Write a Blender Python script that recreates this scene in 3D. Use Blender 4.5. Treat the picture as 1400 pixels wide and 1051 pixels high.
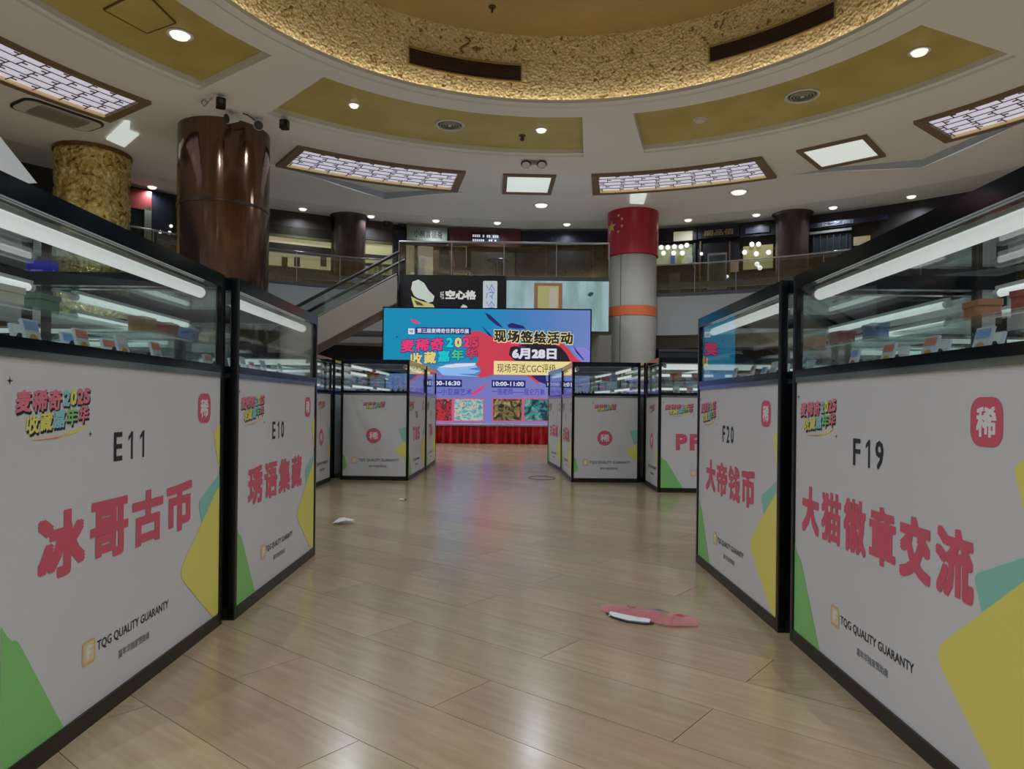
import bpy, math, random
from mathutils import Vector, Matrix
from mathutils.geometry import tessellate_polygon

for o in list(bpy.data.objects): bpy.data.objects.remove(o)
scene = bpy.context.scene
COL = scene.collection
random.seed(7)
PI = math.pi

# ------------------------------------------------------------------ camera
FPX, CXP, CYP, CAMH, RHO = 960.0, 700.0, 553.0, 0.84, 0.0113
cam_d = bpy.data.cameras.new('camera')
cam_d.sensor_width = 36.0
cam_d.lens = FPX / 1400 * 36.0
cam_d.shift_y = (CYP - 525.5) / 1400
cam_d.clip_start = 0.02
cam = bpy.data.objects.new('camera', cam_d)
COL.objects.link(cam)
_c, _s = math.cos(RHO), math.sin(RHO)
cam.matrix_world = Matrix(((_c, -_s, 0, 0), (0, 0, -1, 0), (_s, _c, 0, CAMH), (0, 0, 0, 1)))
scene.camera = cam

# ------------------------------------------------------------------ world, exposure, render look
w = bpy.data.worlds.new('world'); scene.world = w
w.use_nodes = True
w.node_tree.nodes['Background'].inputs[0].default_value = (0.9, 0.93, 1.0, 1)
w.node_tree.nodes['Background'].inputs[1].default_value = 0.3
scene.view_settings.view_transform = 'Standard'
scene.view_settings.look = 'None'
scene.view_settings.exposure = 0.0
scene.view_settings.gamma = 1.0
scene.view_settings.use_curve_mapping = False
scene.cycles.max_bounces = 8
scene.cycles.diffuse_bounces = 4
scene.cycles.glossy_bounces = 4
scene.cycles.transparent_max_bounces = 24
scene.cycles.sample_clamp_indirect = 3.0

# lamp powers (each lamp's light is made in the lamp's own builder)
W_LATTICE, W_PANEL, W_DOWN, W_SOFFIT, W_LARGE = 300.0, 240.0, 300.0, 66.0, 18.0
REAR = 0.77                      # the ring lights behind the viewer are dimmer
WHITE = (0.93, 1.04, 1.16)
COVE_EMIT = 5.0
TUBE_EMIT = 0.52

# ------------------------------------------------------------------ photo measuring: pixel -> place
def ray(u, v):
    du, dv = u - CXP, v - CYP
    return ((du * _c + dv * _s) / FPX, 1.0, (du * _s - dv * _c) / FPX)
def at_y(u, v, y):
    r = ray(u, v); return Vector((r[0] * y, y, CAMH + r[2] * y))
def at_z(u, v, z):
    r = ray(u, v); t = (z - CAMH) / r[2]; return Vector((r[0] * t, t, z))
def at_cyl(u, v, c, R):
    r = ray(u, v)
    a = r[0] ** 2 + 1; b = -2 * (r[0] * c[0] + c[1]); k = c[0] ** 2 + c[1] ** 2 - R * R
    t = (-b + math.sqrt(b * b - 4 * a * k)) / (2 * a)
    return Vector((r[0] * t, t, CAMH + r[2] * t))

# ------------------------------------------------------------------ materials
def lin(c):
    return tuple(((x / 255) / 12.92 if x / 255 <= 0.04045 else ((x / 255 + 0.055) / 1.055) ** 2.4) for x in c)
MATS = {}
def mat(name, col=None, rough=0.5, metal=0.0, emit=None, es=1.0, spec=0.5, srgb=True):
    if name in MATS: return MATS[name]
    m = bpy.data.materials.new(name); m.use_nodes = True
    p = m.node_tree.nodes['Principled BSDF']
    c = lin(col) if srgb else col
    p.inputs['Base Color'].default_value = (*c, 1)
    p.inputs['Roughness'].default_value = rough
    p.inputs['Metallic'].default_value = metal
    p.inputs['Specular IOR Level'].default_value = spec
    if emit is not None:
        p.inputs['Emission Color'].default_value = (*lin(emit), 1)
        p.inputs['Emission Strength'].default_value = es
    MATS[name] = m
    return m
def nt(m): return m.node_tree.nodes, m.node_tree.links, m.node_tree.nodes['Principled BSDF']
def noise_mat(name, c1, c2, scale=5.0, rough=0.5, metal=0.0, bump=0.0, bscale=None, stretch=(1, 1, 1), spec=0.5, detail=4):
    m = mat(name, c1, rough, metal, spec=spec); n, l, p = nt(m)
    tc = n.new('ShaderNodeTexCoord'); mp = n.new('ShaderNodeMapping'); mp.inputs['Scale'].default_value = stretch
    no = n.new('ShaderNodeTexNoise'); no.inputs['Scale'].default_value = scale; no.inputs['Detail'].default_value = detail
    rp = n.new('ShaderNodeValToRGB')
    rp.color_ramp.elements[0].position = 0.35; rp.color_ramp.elements[1].position = 0.65
    rp.color_ramp.elements[0].color = (*lin(c1), 1); rp.color_ramp.elements[1].color = (*lin(c2), 1)
    l.new(tc.outputs['Object'], mp.inputs['Vector']); l.new(mp.outputs[0], no.inputs['Vector'])
    l.new(no.outputs['Fac'], rp.inputs['Fac']); l.new(rp.outputs[0], p.inputs['Base Color'])
    if bump:
        b = n.new('ShaderNodeBump'); b.inputs['Strength'].default_value = bump; b.inputs['Distance'].default_value = 0.02
        l.new(no.outputs['Fac'], b.inputs['Height']); l.new(b.outputs[0], p.inputs['Normal'])
    return m
def glass_mat(name, tint, base=0.04, refl=(1, 1, 1)):
    m = bpy.data.materials.new(name); m.use_nodes = True
    n, l = m.node_tree.nodes, m.node_tree.links
    n.remove(n['Principled BSDF']); out = n['Material Output']
    tr = n.new('ShaderNodeBsdfTransparent'); tr.inputs[0].default_value = (*tint, 1)
    gl = n.new('ShaderNodeBsdfGlossy'); gl.inputs['Roughness'].default_value = 0.01; gl.inputs[0].default_value = (*refl, 1)
    lw = n.new('ShaderNodeLayerWeight'); lw.inputs[0].default_value = 0.5
    pw = n.new('ShaderNodeMath'); pw.operation = 'POWER'; pw.inputs[1].default_value = 5.0
    ma = n.new('ShaderNodeMath'); ma.operation = 'MULTIPLY_ADD'; ma.inputs[1].default_value = 0.9; ma.inputs[2].default_value = base
    mx = n.new('ShaderNodeMixShader')
    l.new(lw.outputs['Facing'], pw.inputs[0]); l.new(pw.outputs[0], ma.inputs[0]); l.new(ma.outputs[0], mx.inputs[0])
    l.new(tr.outputs[0], mx.inputs[1]); l.new(gl.outputs[0], mx.inputs[2]); l.new(mx.outputs[0], out.inputs[0])
    MATS[name] = m
    return m

def wood_floor_mat(name, per_object):
    m = mat(name, (180, 158, 128), 0.22, spec=0.55); n, l, p = nt(m)
    tc = n.new('ShaderNodeTexCoord'); oi = n.new('ShaderNodeObjectInfo'); ge = n.new('ShaderNodeNewGeometry')
    rnd = oi.outputs['Random'] if per_object else ge.outputs['Random Per Island']
    add = n.new('ShaderNodeVectorMath'); add.operation = 'ADD'
    mul = n.new('ShaderNodeVectorMath'); mul.operation = 'SCALE'; mul.inputs[0].default_value = (37, 91, 53)
    l.new(rnd, mul.inputs['Scale']); l.new(tc.outputs['Object'], add.inputs[0]); l.new(mul.outputs[0], add.inputs[1])
    mp = n.new('ShaderNodeMapping'); mp.inputs['Scale'].default_value = (1.4, 16, 1)
    if not per_object: mp.inputs['Rotation'].default_value = (0, 0, math.radians(39.5))
    l.new(add.outputs[0], mp.inputs['Vector'])
    n1 = n.new('ShaderNodeTexNoise'); n1.inputs['Scale'].default_value = 2.6; n1.inputs['Detail'].default_value = 6; n1.inputs['Distortion'].default_value = 0.4
    l.new(mp.outputs[0], n1.inputs['Vector'])
    rp = n.new('ShaderNodeValToRGB'); e = rp.color_ramp.elements
    e[0].position = 0.3; e[1].position = 0.72
    e[0].color = (*lin((174, 152, 120)), 1); e[1].color = (*lin((190, 169, 136)), 1)
    l.new(n1.outputs['Fac'], rp.inputs['Fac'])
    hs = n.new('ShaderNodeHueSaturation')
    mr = n.new('ShaderNodeMapRange'); mr.inputs['To Min'].default_value = 0.90; mr.inputs['To Max'].default_value = 1.08
    l.new(rnd, mr.inputs['Value']); l.new(mr.outputs[0], hs.inputs['Value'])
    mr2 = n.new('ShaderNodeMapRange'); mr2.inputs['To Min'].default_value = 0.488; mr2.inputs['To Max'].default_value = 0.507
    m3 = n.new('ShaderNodeMath'); m3.operation = 'FRACT'; m4 = n.new('ShaderNodeMath'); m4.operation = 'MULTIPLY'; m4.inputs[1].default_value = 7.3
    l.new(rnd, m4.inputs[0]); l.new(m4.outputs[0], m3.inputs[0]); l.new(m3.outputs[0], mr2.inputs['Value']); l.new(mr2.outputs[0], hs.inputs['Hue'])
    l.new(rp.outputs[0], hs.inputs['Color']); l.new(hs.outputs[0], p.inputs['Base Color'])
    n2 = n.new('ShaderNodeTexNoise'); n2.inputs['Scale'].default_value = 1.7; n2.inputs['Detail'].default_value = 3
    l.new(tc.outputs['Object'], n2.inputs['Vector'])
    mr3 = n.new('ShaderNodeMapRange'); mr3.inputs['To Min'].default_value = 0.15; mr3.inputs['To Max'].default_value = 0.25
    l.new(n2.outputs['Fac'], mr3.inputs['Value']); l.new(mr3.outputs[0], p.inputs['Roughness'])
    b = n.new('ShaderNodeBump'); b.inputs['Strength'].default_value = 0.05; b.inputs['Distance'].default_value = 0.004
    l.new(n1.outputs['Fac'], b.inputs['Height']); l.new(b.outputs[0], p.inputs['Normal'])
    return m
M_PLANK = wood_floor_mat('wood_plank', True)
M_PLANKF = wood_floor_mat('wood_plank_field', False)

def mosaic_mat(name, c_lo, c_mid, c_hi, scale, rough, metal, bump):
    m = mat(name, c_mid, rough, metal); n, l, p = nt(m)
    tc = n.new('ShaderNodeTexCoord')
    v = n.new('ShaderNodeTexVoronoi'); v.inputs['Scale'].default_value = scale
    no = n.new('ShaderNodeTexNoise'); no.inputs['Scale'].default_value = scale * 0.55; no.inputs['Detail'].default_value = 3; no.inputs['Distortion'].default_value = 1.5
    l.new(tc.outputs['Object'], v.inputs['Vector']); l.new(tc.outputs['Object'], no.inputs['Vector'])
    rp = n.new('ShaderNodeValToRGB'); e = rp.color_ramp.elements
    e[0].position = 0.33; e[0].color = (*lin(c_lo), 1); e[1].position = 0.66; e[1].color = (*lin(c_hi), 1)
    k = e.new(0.41); k.color = (*lin(c_mid), 1)
    l.new(no.outputs['Fac'], rp.inputs['Fac']); l.new(rp.outputs[0], p.inputs['Base Color'])
    mx = n.new('ShaderNodeMath'); mx.operation = 'ADD'
    l.new(v.outputs['Distance'], mx.inputs[0]); l.new(no.outputs['Fac'], mx.inputs[1])
    b = n.new('ShaderNodeBump'); b.inputs['Strength'].default_value = bump; b.inputs['Distance'].default_value = 0.05
    l.new(mx.outputs[0], b.inputs['Height']); l.new(b.outputs[0], p.inputs['Normal'])
    return m

M_CEIL = noise_mat('ceiling_paint', (230, 231, 228), (233, 234, 231), 0.6, 0.75)
M_CEIL_A = noise_mat('ceiling_paint_grey', (236, 234, 234), (239, 237, 237), 0.6, 0.75)
M_SOFFIT = noise_mat('soffit_paint', (222, 220, 212), (226, 224, 216), 0.6, 0.8)
M_POCKET = mat('pocket_paint', (236, 234, 226), 0.8)
M_RISER = mat('pocket_edge_shade', (186, 196, 214), 0.7)  # blue-grey: the shade on the pocket riser is put into its colour
M_COFFER = noise_mat('coffer_gold_leaf', (186, 172, 96), (200, 186, 112), 1.2, 0.4, 0.1, bump=0.05)
M_GOLDDRUM = mosaic_mat('gold_leaf_drum', (140, 114, 70), (222, 202, 150), (244, 230, 190), 17.0, 0.55, 0.1, 0.6)
M_DRUMTOP = noise_mat('drum_top_gold', (150, 128, 80), (160, 138, 88), 0.8, 0.6, 0.0)
M_GOLDCOL = mosaic_mat('gold_relief', (104, 84, 26), (206, 178, 84), (250, 234, 166), 9.0, 0.28, 0.35, 1.0)
M_BRONZE = noise_mat('bronze_sheet', (106, 84, 72), (124, 98, 84), 1.5, 0.13, 0.92, stretch=(4, 4, 0.06), bump=0.25)
M_BRONZE_RING = mat('bronze_seam', (70, 58, 52), 0.3, 0.8)
M_REDCOL = mat('red_lacquer', (176, 32, 56), 0.3)
M_CREAM = noise_mat('cream_panel', (150, 147, 136), (157, 154, 144), 0.8, 0.35)
M_ORANGE = mat('orange_band', (190, 96, 56), 0.4)
M_STAR = mat('star_yellow', (230, 210, 110), 0.5)
M_BLACK = mat('black_frame', (20, 22, 23), 0.25, 0.3)
M_RAIL = mat('black_gloss_rail', (20, 31, 40), 0.12, 0.5)
M_TRIM = mat('bright_trim', (150, 156, 156), 0.14, 0.9)
M_BASE = mat('dark_base_rail', (38, 32, 27), 0.35, 0.2)
M_POSTER = noise_mat('poster_white', (218, 218, 221), (222, 222, 225), 2.0, 0.5)
M_DECK = mat('white_deck', (215, 218, 220), 0.4)
M_TUBE = mat('light_tube_glow', (250, 250, 250), 0.4, emit=(255, 255, 255), es=TUBE_EMIT)
M_CAP = mat('tube_cap', (205, 205, 205), 0.5)
M_GLASS = glass_mat('case_glass', (0.93, 0.965, 0.955), 0.05)
M_GLASS_B = glass_mat('balustrade_glass', (0.82, 0.86, 0.84), 0.08)
M_RED = mat('print_red', (222, 98, 120), 0.5)
M_DARKP = mat('print_dark', (44, 44, 50), 0.5)
M_GREY_P = mat('print_grey', (120, 120, 126), 0.5)
M_YEL = mat('print_yellow', (240, 232, 118), 0.5)
M_GRN = mat('print_green', (140, 208, 124), 0.5)
M_TEAL = mat('print_teal', (148, 212, 198), 0.5)
M_CYAN = mat('print_cyan', (150, 214, 224), 0.5)
M_GOLDP = mat('print_gold', (222, 190, 132), 0.5)
M_WHITEP = mat('print_white', (240, 240, 240), 0.5)
M_PINK = mat('print_pink', (235, 130, 150), 0.5)
M_FRAME = mat('lattice_brown', (128, 106, 84), 0.5)
M_BAR = mat('lattice_bar', (104, 84, 64), 0.5)
M_GOLDEDGE = mat('lattice_gold_edge_glow', (226, 200, 150), 0.5, emit=(226, 200, 150), es=0.16)  # no lamp: the panel's light on this edge is given as a faint glow
M_DIFF = mat('diffuser_glow', (235, 235, 240), 0.5, emit=(232, 232, 255), es=0.46)
M_PANELGLOW = mat('panel_glow', (240, 245, 242), 0.5, emit=(240, 250, 246), es=0.5)
M_LAMPGLOW = mat('lamp_glow', (250, 250, 250), 0.5, emit=(255, 252, 246), es=0.85)
M_WHITE = mat('white_plastic', (212, 212, 208), 0.45)
M_GRILLE = mat('grille_grey', (150, 146, 136), 0.6)
M_DARKGRILLE = mat('dark_grille', (52, 36, 30), 0.6)
M_STEEL = mat('brushed_steel', (165, 165, 165), 0.3, 0.9)
M_DWALL = noise_mat('dark_shop_wall', (46, 42, 42), (58, 52, 50), 0.9, 0.5)
M_NAVY = mat('dark_navy', (20, 22, 34), 0.35)
M_FASCIA = mat('fascia_grey', (124, 125, 124), 0.5)
M_FASCIA_D = mat('fascia_dark', (74, 74, 70), 0.4)
M_BEIGE = mat('escalator_beige', (150, 143, 130), 0.5)
M_RUBBER = mat('handrail_black', (28, 28, 28), 0.4)

# ------------------------------------------------------------------ mesh helpers
class MB:
    def __init__(self): self.v, self.f, self.mi, self.cur = [], [], [], 0
    def add(self, vs, fs):
        b = len(self.v); self.v += [tuple(x) for x in vs]
        for f in fs: self.f.append(tuple(i + b for i in f)); self.mi.append(self.cur)
        return self
    def box(self, x0, x1, y0, y1, z0, z1):
        return self.add([(x0,y0,z0),(x1,y0,z0),(x1,y1,z0),(x0,y1,z0),(x0,y0,z1),(x1,y0,z1),(x1,y1,z1),(x0,y1,z1)],
                 [(0,3,2,1),(4,5,6,7),(0,1,5,4),(1,2,6,5),(2,3,7,6),(3,0,4,7)])
    def cbox(self, x0, x1, y0, y1, z0, z1, c):      # chamfered along x/y top and verticals
        P = [(x0+c,y0),(x1-c,y0),(x1,y0+c),(x1,y1-c),(x1-c,y1),(x0+c,y1),(x0,y1-c),(x0,y0+c)]
        return self.prism(P, z0, z1)
    def prism(self, P, z0, z1):
        n = len(P); tri = [tuple(t) for t in tessellate_polygon([[Vector((x, y, 0)) for x, y in P]])]
        vs = [(x, y, z0) for x, y in P] + [(x, y, z1) for x, y in P]
        a = sum(P[i][0]*P[(i+1)%n][1] - P[(i+1)%n][0]*P[i][1] for i in range(n))
        fs = []
        for t in tri:
            p = [P[i] for i in t]
            s = (p[1][0]-p[0][0])*(p[2][1]-p[0][1]) - (p[2][0]-p[0][0])*(p[1][1]-p[0][1])
            if s < 0: t = t[::-1]
            fs.append(tuple(i + n for i in t)); fs.append(tuple(t[::-1]))
        for i in range(n):
            j = (i + 1) % n
            fs.append((i, j, j + n, i + n) if a > 0 else (j, i, i + n, j + n))
        return self.add(vs, fs)
    def poly3(self, pts): return self.add(pts, [tuple(range(len(pts)))])
    def tube(self, path, r, n=8, cap=True):
        path = [Vector(p) for p in path]; rings = []
        for i, p in enumerate(path):
            d = (path[min(i+1, len(path)-1)] - path[max(i-1, 0)]).normalized()
            a = d.cross(Vector((0,0,1)));
            if a.length < 1e-4: a = Vector((1,0,0))
            a.normalize(); b = a.cross(d)
            rr = r[i] if isinstance(r, (list, tuple)) else r
            rings.append([p + a*math.cos(2*PI*k/n)*rr + b*math.sin(2*PI*k/n)*rr for k in range(n)])
        vs = [q for R in rings for q in R]; fs = []
        for i in range(len(path)-1):
            for k in range(n):
                fs.append((i*n+k, (i+1)*n+k, (i+1)*n+(k+1)%n, i*n+(k+1)%n))
        if cap:
            fs.append(tuple(range(n))); fs.append(tuple((len(path)-1)*n+k for k in range(n))[::-1])
        return self.add(vs, fs)
    def lathe(self, prof, n=32, cx=0, cy=0, a0=0, a1=2*PI):
        full = abs(a1 - a0 - 2*PI) < 1e-6; m = n if full else n + 1
        vs = [(cx + r*math.sin(a0+(a1-a0)*k/n), cy + r*math.cos(a0+(a1-a0)*k/n), z) for r, z in prof for k in range(m)]
        fs = []
        for i in range(len(prof)-1):
            for k in range(n):
                k2 = (k+1) % m
                fs.append((i*m+k, i*m+k2, (i+1)*m+k2, (i+1)*m+k))
        return self.add(vs, fs)
    def mesh(self, name, mats, smooth=False):
        me = bpy.data.meshes.new(name); me.from_pydata(self.v, [], self.f)
        for m in (mats if isinstance(mats, (list, tuple)) else [mats]): me.materials.append(m)
        if isinstance(mats, (list, tuple)) and len(mats) > 1: me.polygons.foreach_set('material_index', self.mi)
        if smooth:
            me.polygons.foreach_set('use_smooth', [True]*len(me.polygons))
            me.set_sharp_from_angle(angle=math.radians(40))
        me.update(); return me
    def obj(self, name, mats, parent=None, smooth=False, **kw):
        return link(name, self.mesh(name, mats, smooth), parent, **kw)

def link(name, data, parent=None, label=None, cat=None, group=None, kind=None, loc=None, rz=None):
    o = bpy.data.objects.new(name, data); COL.objects.link(o)
    if parent: o.parent = parent
    if loc is not None: o.location = loc
    if rz is not None: o.rotation_euler = (0, 0, rz)
    if label: o['label'] = label
    if cat: o['category'] = cat
    if group: o['group'] = group
    if kind: o['kind'] = kind
    return o
def thing(name, label, cat, loc=(0,0,0), rz=0, group=None):
    return link(name, None, None, label, cat, group, None, loc, rz)
def struct(name, mb, m, label, cat, smooth=False):
    return mb.obj(name, m, None, smooth, label=label, cat=cat, kind='structure')
def lamp(name, parent, loc, watts, col=(1, 0.97, 0.92), cone=165, blend=1.0, size=0.0, aim=None):
    d = bpy.data.lights.new(name, 'SPOT'); d.energy = watts; d.color = col
    d.spot_size = math.radians(cone); d.spot_blend = blend; d.shadow_soft_size = size
    o = bpy.data.objects.new(name, d); COL.objects.link(o); o.location = loc
    if aim is not None: o.rotation_euler = Vector(aim).to_track_quat('-Z', 'Y').to_euler()
    if parent: o.parent = parent
    return o

# ------------------------------------------------------------------ flat print (lettering, emblems) builder
_TXT = {}
def text_geo(s, bold=0.0):
    k = (s, bold)
    if k not in _TXT:
        cu = bpy.data.curves.new('t', 'FONT'); cu.body = s; cu.size = 1.0; cu.resolution_u = 2
        ob = bpy.data.objects.new('t', cu)
        me = bpy.data.meshes.new_from_object(ob)
        vs = [(v.co.x, v.co.y) for v in me.vertices]; fs = [tuple(p.vertices) for p in me.polygons]
        bpy.data.objects.remove(ob); bpy.data.curves.remove(cu); bpy.data.meshes.remove(me)
        if bold > 0:                                   # heavier weight: the outline is struck again all round itself
            V, F = list(vs), list(fs); nd = 8 if bold > .03 else 4
            for d in range(nd):
                a, e = ((1,1),(-1,1),(-1,-1),(1,-1),(1,0),(0,1),(-1,0),(0,-1))[d]; b = len(V); V += [(x + bold*a, y + bold*e) for x, y in vs]; F += [tuple(i+b for i in f) for f in fs]
            vs, fs = V, F
        _TXT[k] = (vs, fs)
    return _TXT[k]
class Print:
    """flat shapes in the x/z plane, facing -y, each layer a hair nearer the viewer"""
    STEP = 0.00012
    def __init__(self): self.mb = MB(); self.mats = []; self.layer = 1
    def setm(self, m):
        if m not in self.mats: self.mats.append(m)
        self.mb.cur = self.mats.index(m)
    def poly(self, P, m, layer=None):
        self.setm(m); y = -self.STEP * (layer or self.layer)
        tri = tessellate_polygon([[Vector((x, z, 0)) for x, z in P]])
        vs = [(x, y, z) for x, z in P]; fs = []
        for t in tri:
            a, b, c = [P[i] for i in t]
            s = (b[0]-a[0])*(c[1]-a[1]) - (c[0]-a[0])*(b[1]-a[1])
            fs.append(tuple(t) if s > 0 else tuple(t[::-1]))
        self.mb.add(vs, fs); return self
    def rect(self, x0, z0, x1, z1, m, layer=None): return self.poly([(x0,z0),(x1,z0),(x1,z1),(x0,z1)], m, layer)
    def rrect(self, x0, z0, x1, z1, r, m, layer=None): return self.poly(rrect(x0, z0, x1, z1, r), m, layer)
    def text(self, s, x0, z0, x1, z1, m, bold=0.0, layer=None, shear=0.0, rise=0.0, keep=False):
        vs, fs = text_geo(s, bold); nb = len(vs)//(1 if bold <= 0 else (9 if bold > .03 else 5)) or 1
        if not vs: return self
        ax, bx = min(v[0] for v in vs), max(v[0] for v in vs); ay, by = min(v[1] for v in vs), max(v[1] for v in vs)
        sx, sz = (x1-x0)/(bx-ax), (z1-z0)/max(by-ay, 1e-6)
        if keep:
            sz = min(sx, sz); ox = (x1-x0-sz*(bx-ax))/2; sx = sz; x0 += ox
        self.setm(m); y = -self.STEP * (layer or self.layer)
        out = []
        for vx, vy in vs:
            X = (vx-ax)*sx; Z = (vy-ay)*sz
            out.append((x0 + X + shear*Z, y - .00001*(len(out)//nb), z0 + Z + rise*X))
        self.mb.add(out, fs); return self
    def mesh(self, name): return self.mb.mesh(name, self.mats if len(self.mats) > 1 else self.mats[0])
    def obj(self, name, parent, loc=None, **kw): return link(name, self.mesh(name), parent, loc=loc, **kw)
def rrect(x0, z0, x1, z1, r, n=5):
    P = []
    for cx, cz, a in ((x1-r, z0+r, -90), (x1-r, z1-r, 0), (x0+r, z1-r, 90), (x0+r, z0+r, 180)):
        for k in range(n+1):
            t = math.radians(a + 90*k/n); P.append((cx + r*math.cos(t), cz + r*math.sin(t)))
    return P
def ngon(cx, cz, r, n=28, rz=None): return [(cx + r*math.cos(2*PI*k/n), cz + (rz or r)*math.sin(2*PI*k/n)) for k in range(n)]
def star(cx, cz, r, n=5, q=0.4, rot=90):
    return [(cx + (r if k % 2 == 0 else r*q)*math.cos(math.radians(rot+k*180/n)), cz + (r if k % 2 == 0 else r*q)*math.sin(math.radians(rot+k*180/n))) for k in range(2*n)]
def sparkle(cx, cz, r): return star(cx, cz, r, 4, 0.22)
def round_poly(P, r, n=4):
    out = []; m = len(P)
    for i in range(m):
        p = Vector(P[i]); a = (Vector(P[i-1]) - p); b = (Vector(P[(i+1) % m]) - p)
        ra = min(r, a.length*0.45); rb = min(r, b.length*0.45)
        A = p + a.normalized()*ra; B = p + b.normalized()*rb
        for k in range(n+1):
            t = k/n; q = A*(1-t)**2 + p*2*t*(1-t) + B*t*t; out.append((q.x, q.y))
    return out

def clip_rect(P, x0, z0, x1, z1):
    def cl(P, f, g):
        out = []
        for i in range(len(P)):
            a, b = P[i-1], P[i]; fa, fb = f(a), f(b)
            if fa >= 0 and fb >= 0: out.append(b)
            elif fa >= 0 > fb or fb >= 0 > fa:
                t = fa/(fa-fb); q = (a[0]+(b[0]-a[0])*t, a[1]+(b[1]-a[1])*t); out.append(q)
                if fb >= 0: out.append(b)
        return out
    for f in (lambda p: p[0]-x0, lambda p: x1-p[0], lambda p: p[1]-z0, lambda p: z1-p[1]):
        P = cl(P, f, None)
        if not P: return []
    return P

# =================================================================== STRUCTURE
C = (0.72, 8.75)            # centre of the round atrium
C2, R_A = (0.725, 8.02), 15.45
R_WALL = 17.3
ZC = 7.0
def pol(r, deg, z=ZC):
    a = math.radians(deg); return Vector((C[0] + r*math.sin(a), C[1] + r*math.cos(a), z))
def r_outer(deg):           # distance from C to the outer ceiling circle along a bearing
    a = math.radians(deg); dx, dy = math.sin(a), math.cos(a)
    ex, ey = C[0]-C2[0], C[1]-C2[1]; b = ex*dx + ey*dy
    return -b + math.sqrt(b*b - (ex*ex+ey*ey) + R_A*R_A)

# ---- floor: base + planks
fb = MB(); fb.lathe([(0.01, -0.06), (17.6, -0.06), (17.6, -0.004), (0.01, -0.004)], 64, C2[0], C2[1])
floor = struct('floor', fb, mat('joint_dark', (92, 78, 62), 0.6), 'polished pale oak plank floor of the round hall', 'floor')
PL, PW, TH = 1.2, 0.25, math.radians(-39.06)
dx, dy = math.cos(TH), math.sin(TH); nx, ny = -dy, dx
planks = []
for k in range(-75, 75):
    a0 = -1.39 + (0.6 if k % 2 else 0.0); b = 1.375 + PW*(k+0.5)
    for j in range(-16, 16):
        a = a0 + PL*(j+0.5)
        x, y = a*dx + b*nx, a*dy + b*ny
        if math.hypot(x-C2[0], y-C2[1]) < 16.9: planks.append((x, y))
def plank_score(p):
    x, y = p
    if y < 0.9: return 1e9
    # in the open aisle first, then everything else the camera faces
    pen = 0 if (-1.3 < x < 1.2 or y > 3.8) and abs(x) < 0.85*y+0.6 and y < 15.5 else 60
    if 7.4 < y < 10.3 and (x < -1.2 or x > 0.7): pen = 40
    if 3.8 < y < 6.7 and (x < -2.3 or x > 2.0): pen = 40
    return math.hypot(x, y) + pen
planks.sort(key=plank_score)
pm = MB(); g, c_ = 0.0011, 0.0
X1, Y1 = PL/2-g, PW/2-g
pm.box(-X1, X1, -Y1, Y1, -.012, 0)
plank_me = pm.mesh('plank', M_PLANK)
for x, y in planks[:300]:
    link('plank', plank_me, floor, loc=(x, y, 0), rz=TH)
pf = MB(); ca, sa = dx, dy
for x, y in planks[300:]:
    q = [(x + px*ca - py*sa, y + px*sa + py*ca, 0) for px, py in ((-X1,-Y1),(X1,-Y1),(X1,Y1),(-X1,Y1))]
    pf.add(q, [(0,1,2,3)])
pf.obj('plank_field', M_PLANKF, floor, kind='stuff')

# ---- ceiling: inner ring with gold coffers
RG, RC0, RC1, RO = 5.79, 6.3, 8.72, 11.85
COF = [(16.2 + 60*k, 66.5 + 60*k) for k in range(6)]
def in_cof(d):
    for a, b in COF:
        if a - 1e-6 <= d < b - 1e-6 or a - 1e-6 <= d - 360 < b - 1e-6: return True
    return False
def annulus(mb, degs, r0, r1, z, skip=None):
    for i in range(len(degs)-1):
        if skip and skip(degs[i]): continue
        f0 = r0 if callable(r0) else (lambda d: r0); f1 = r1 if callable(r1) else (lambda d: r1)
        a, b = degs[i], degs[i+1]
        mb.poly3([pol(f0(a), a, z), pol(f0(b), b, z), pol(f1(b), b, z), pol(f1(a), a, z)])
def frange(a, b, n): return [a + (b-a)*k/n for k in range(n+1)]
degs = []
for k in range(6):
    a, b = COF[k]; degs += frange(a, b, 16)[:-1] + frange(b, a+60, 4)[:-1]
degs.append(degs[0] + 360)
cm = MB()
annulus(cm, degs, RG, RC0, ZC); annulus(cm, degs, RC0, RC1, ZC, in_cof); annulus(cm, degs, RC1, RO, ZC)
cm2 = [pol(RG, d, ZC) for d in degs]
ceiling = struct('ceiling', cm, M_CEIL, 'cream painted ring ceiling around the gold drum', 'ceiling')
for a, b in COF:                                       # recessed coffers
    dd = frange(a, b, 16); m = MB(); zt = ZC + 0.16
    annulus(m, dd, RC0-0.02, RC1-0.12, zt)
    m.obj('coffer_panel', M_COFFER, ceiling)
    e = MB()
    for i in range(16):
        p, q = dd[i], dd[i+1]
        e.poly3([pol(RC0, p, ZC), pol(RC0, q, ZC), pol(RC0, q, zt), pol(RC0, p, zt)])
        e.poly3([pol(RC1, p, ZC), pol(RC1, q, ZC), pol(RC1, q, ZC+.05), pol(RC1, p, ZC+.05)])
        e.poly3([pol(RC1, p, ZC+.05), pol(RC1, q, ZC+.05), pol(RC1-.12, q, ZC+.05), pol(RC1-.12, p, ZC+.05)])
        e.poly3([pol(RC1-.12, p, ZC+.05), pol(RC1-.12, q, ZC+.05), pol(RC1-.12, q, zt), pol(RC1-.12, p, zt)])
    for d in (a, b): e.poly3([pol(RC0, d, ZC), pol(RC1, d, ZC), pol(RC1, d, zt), pol(RC0, d, zt)])
    e.obj('coffer_edge', M_CEIL, ceiling)

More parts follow.
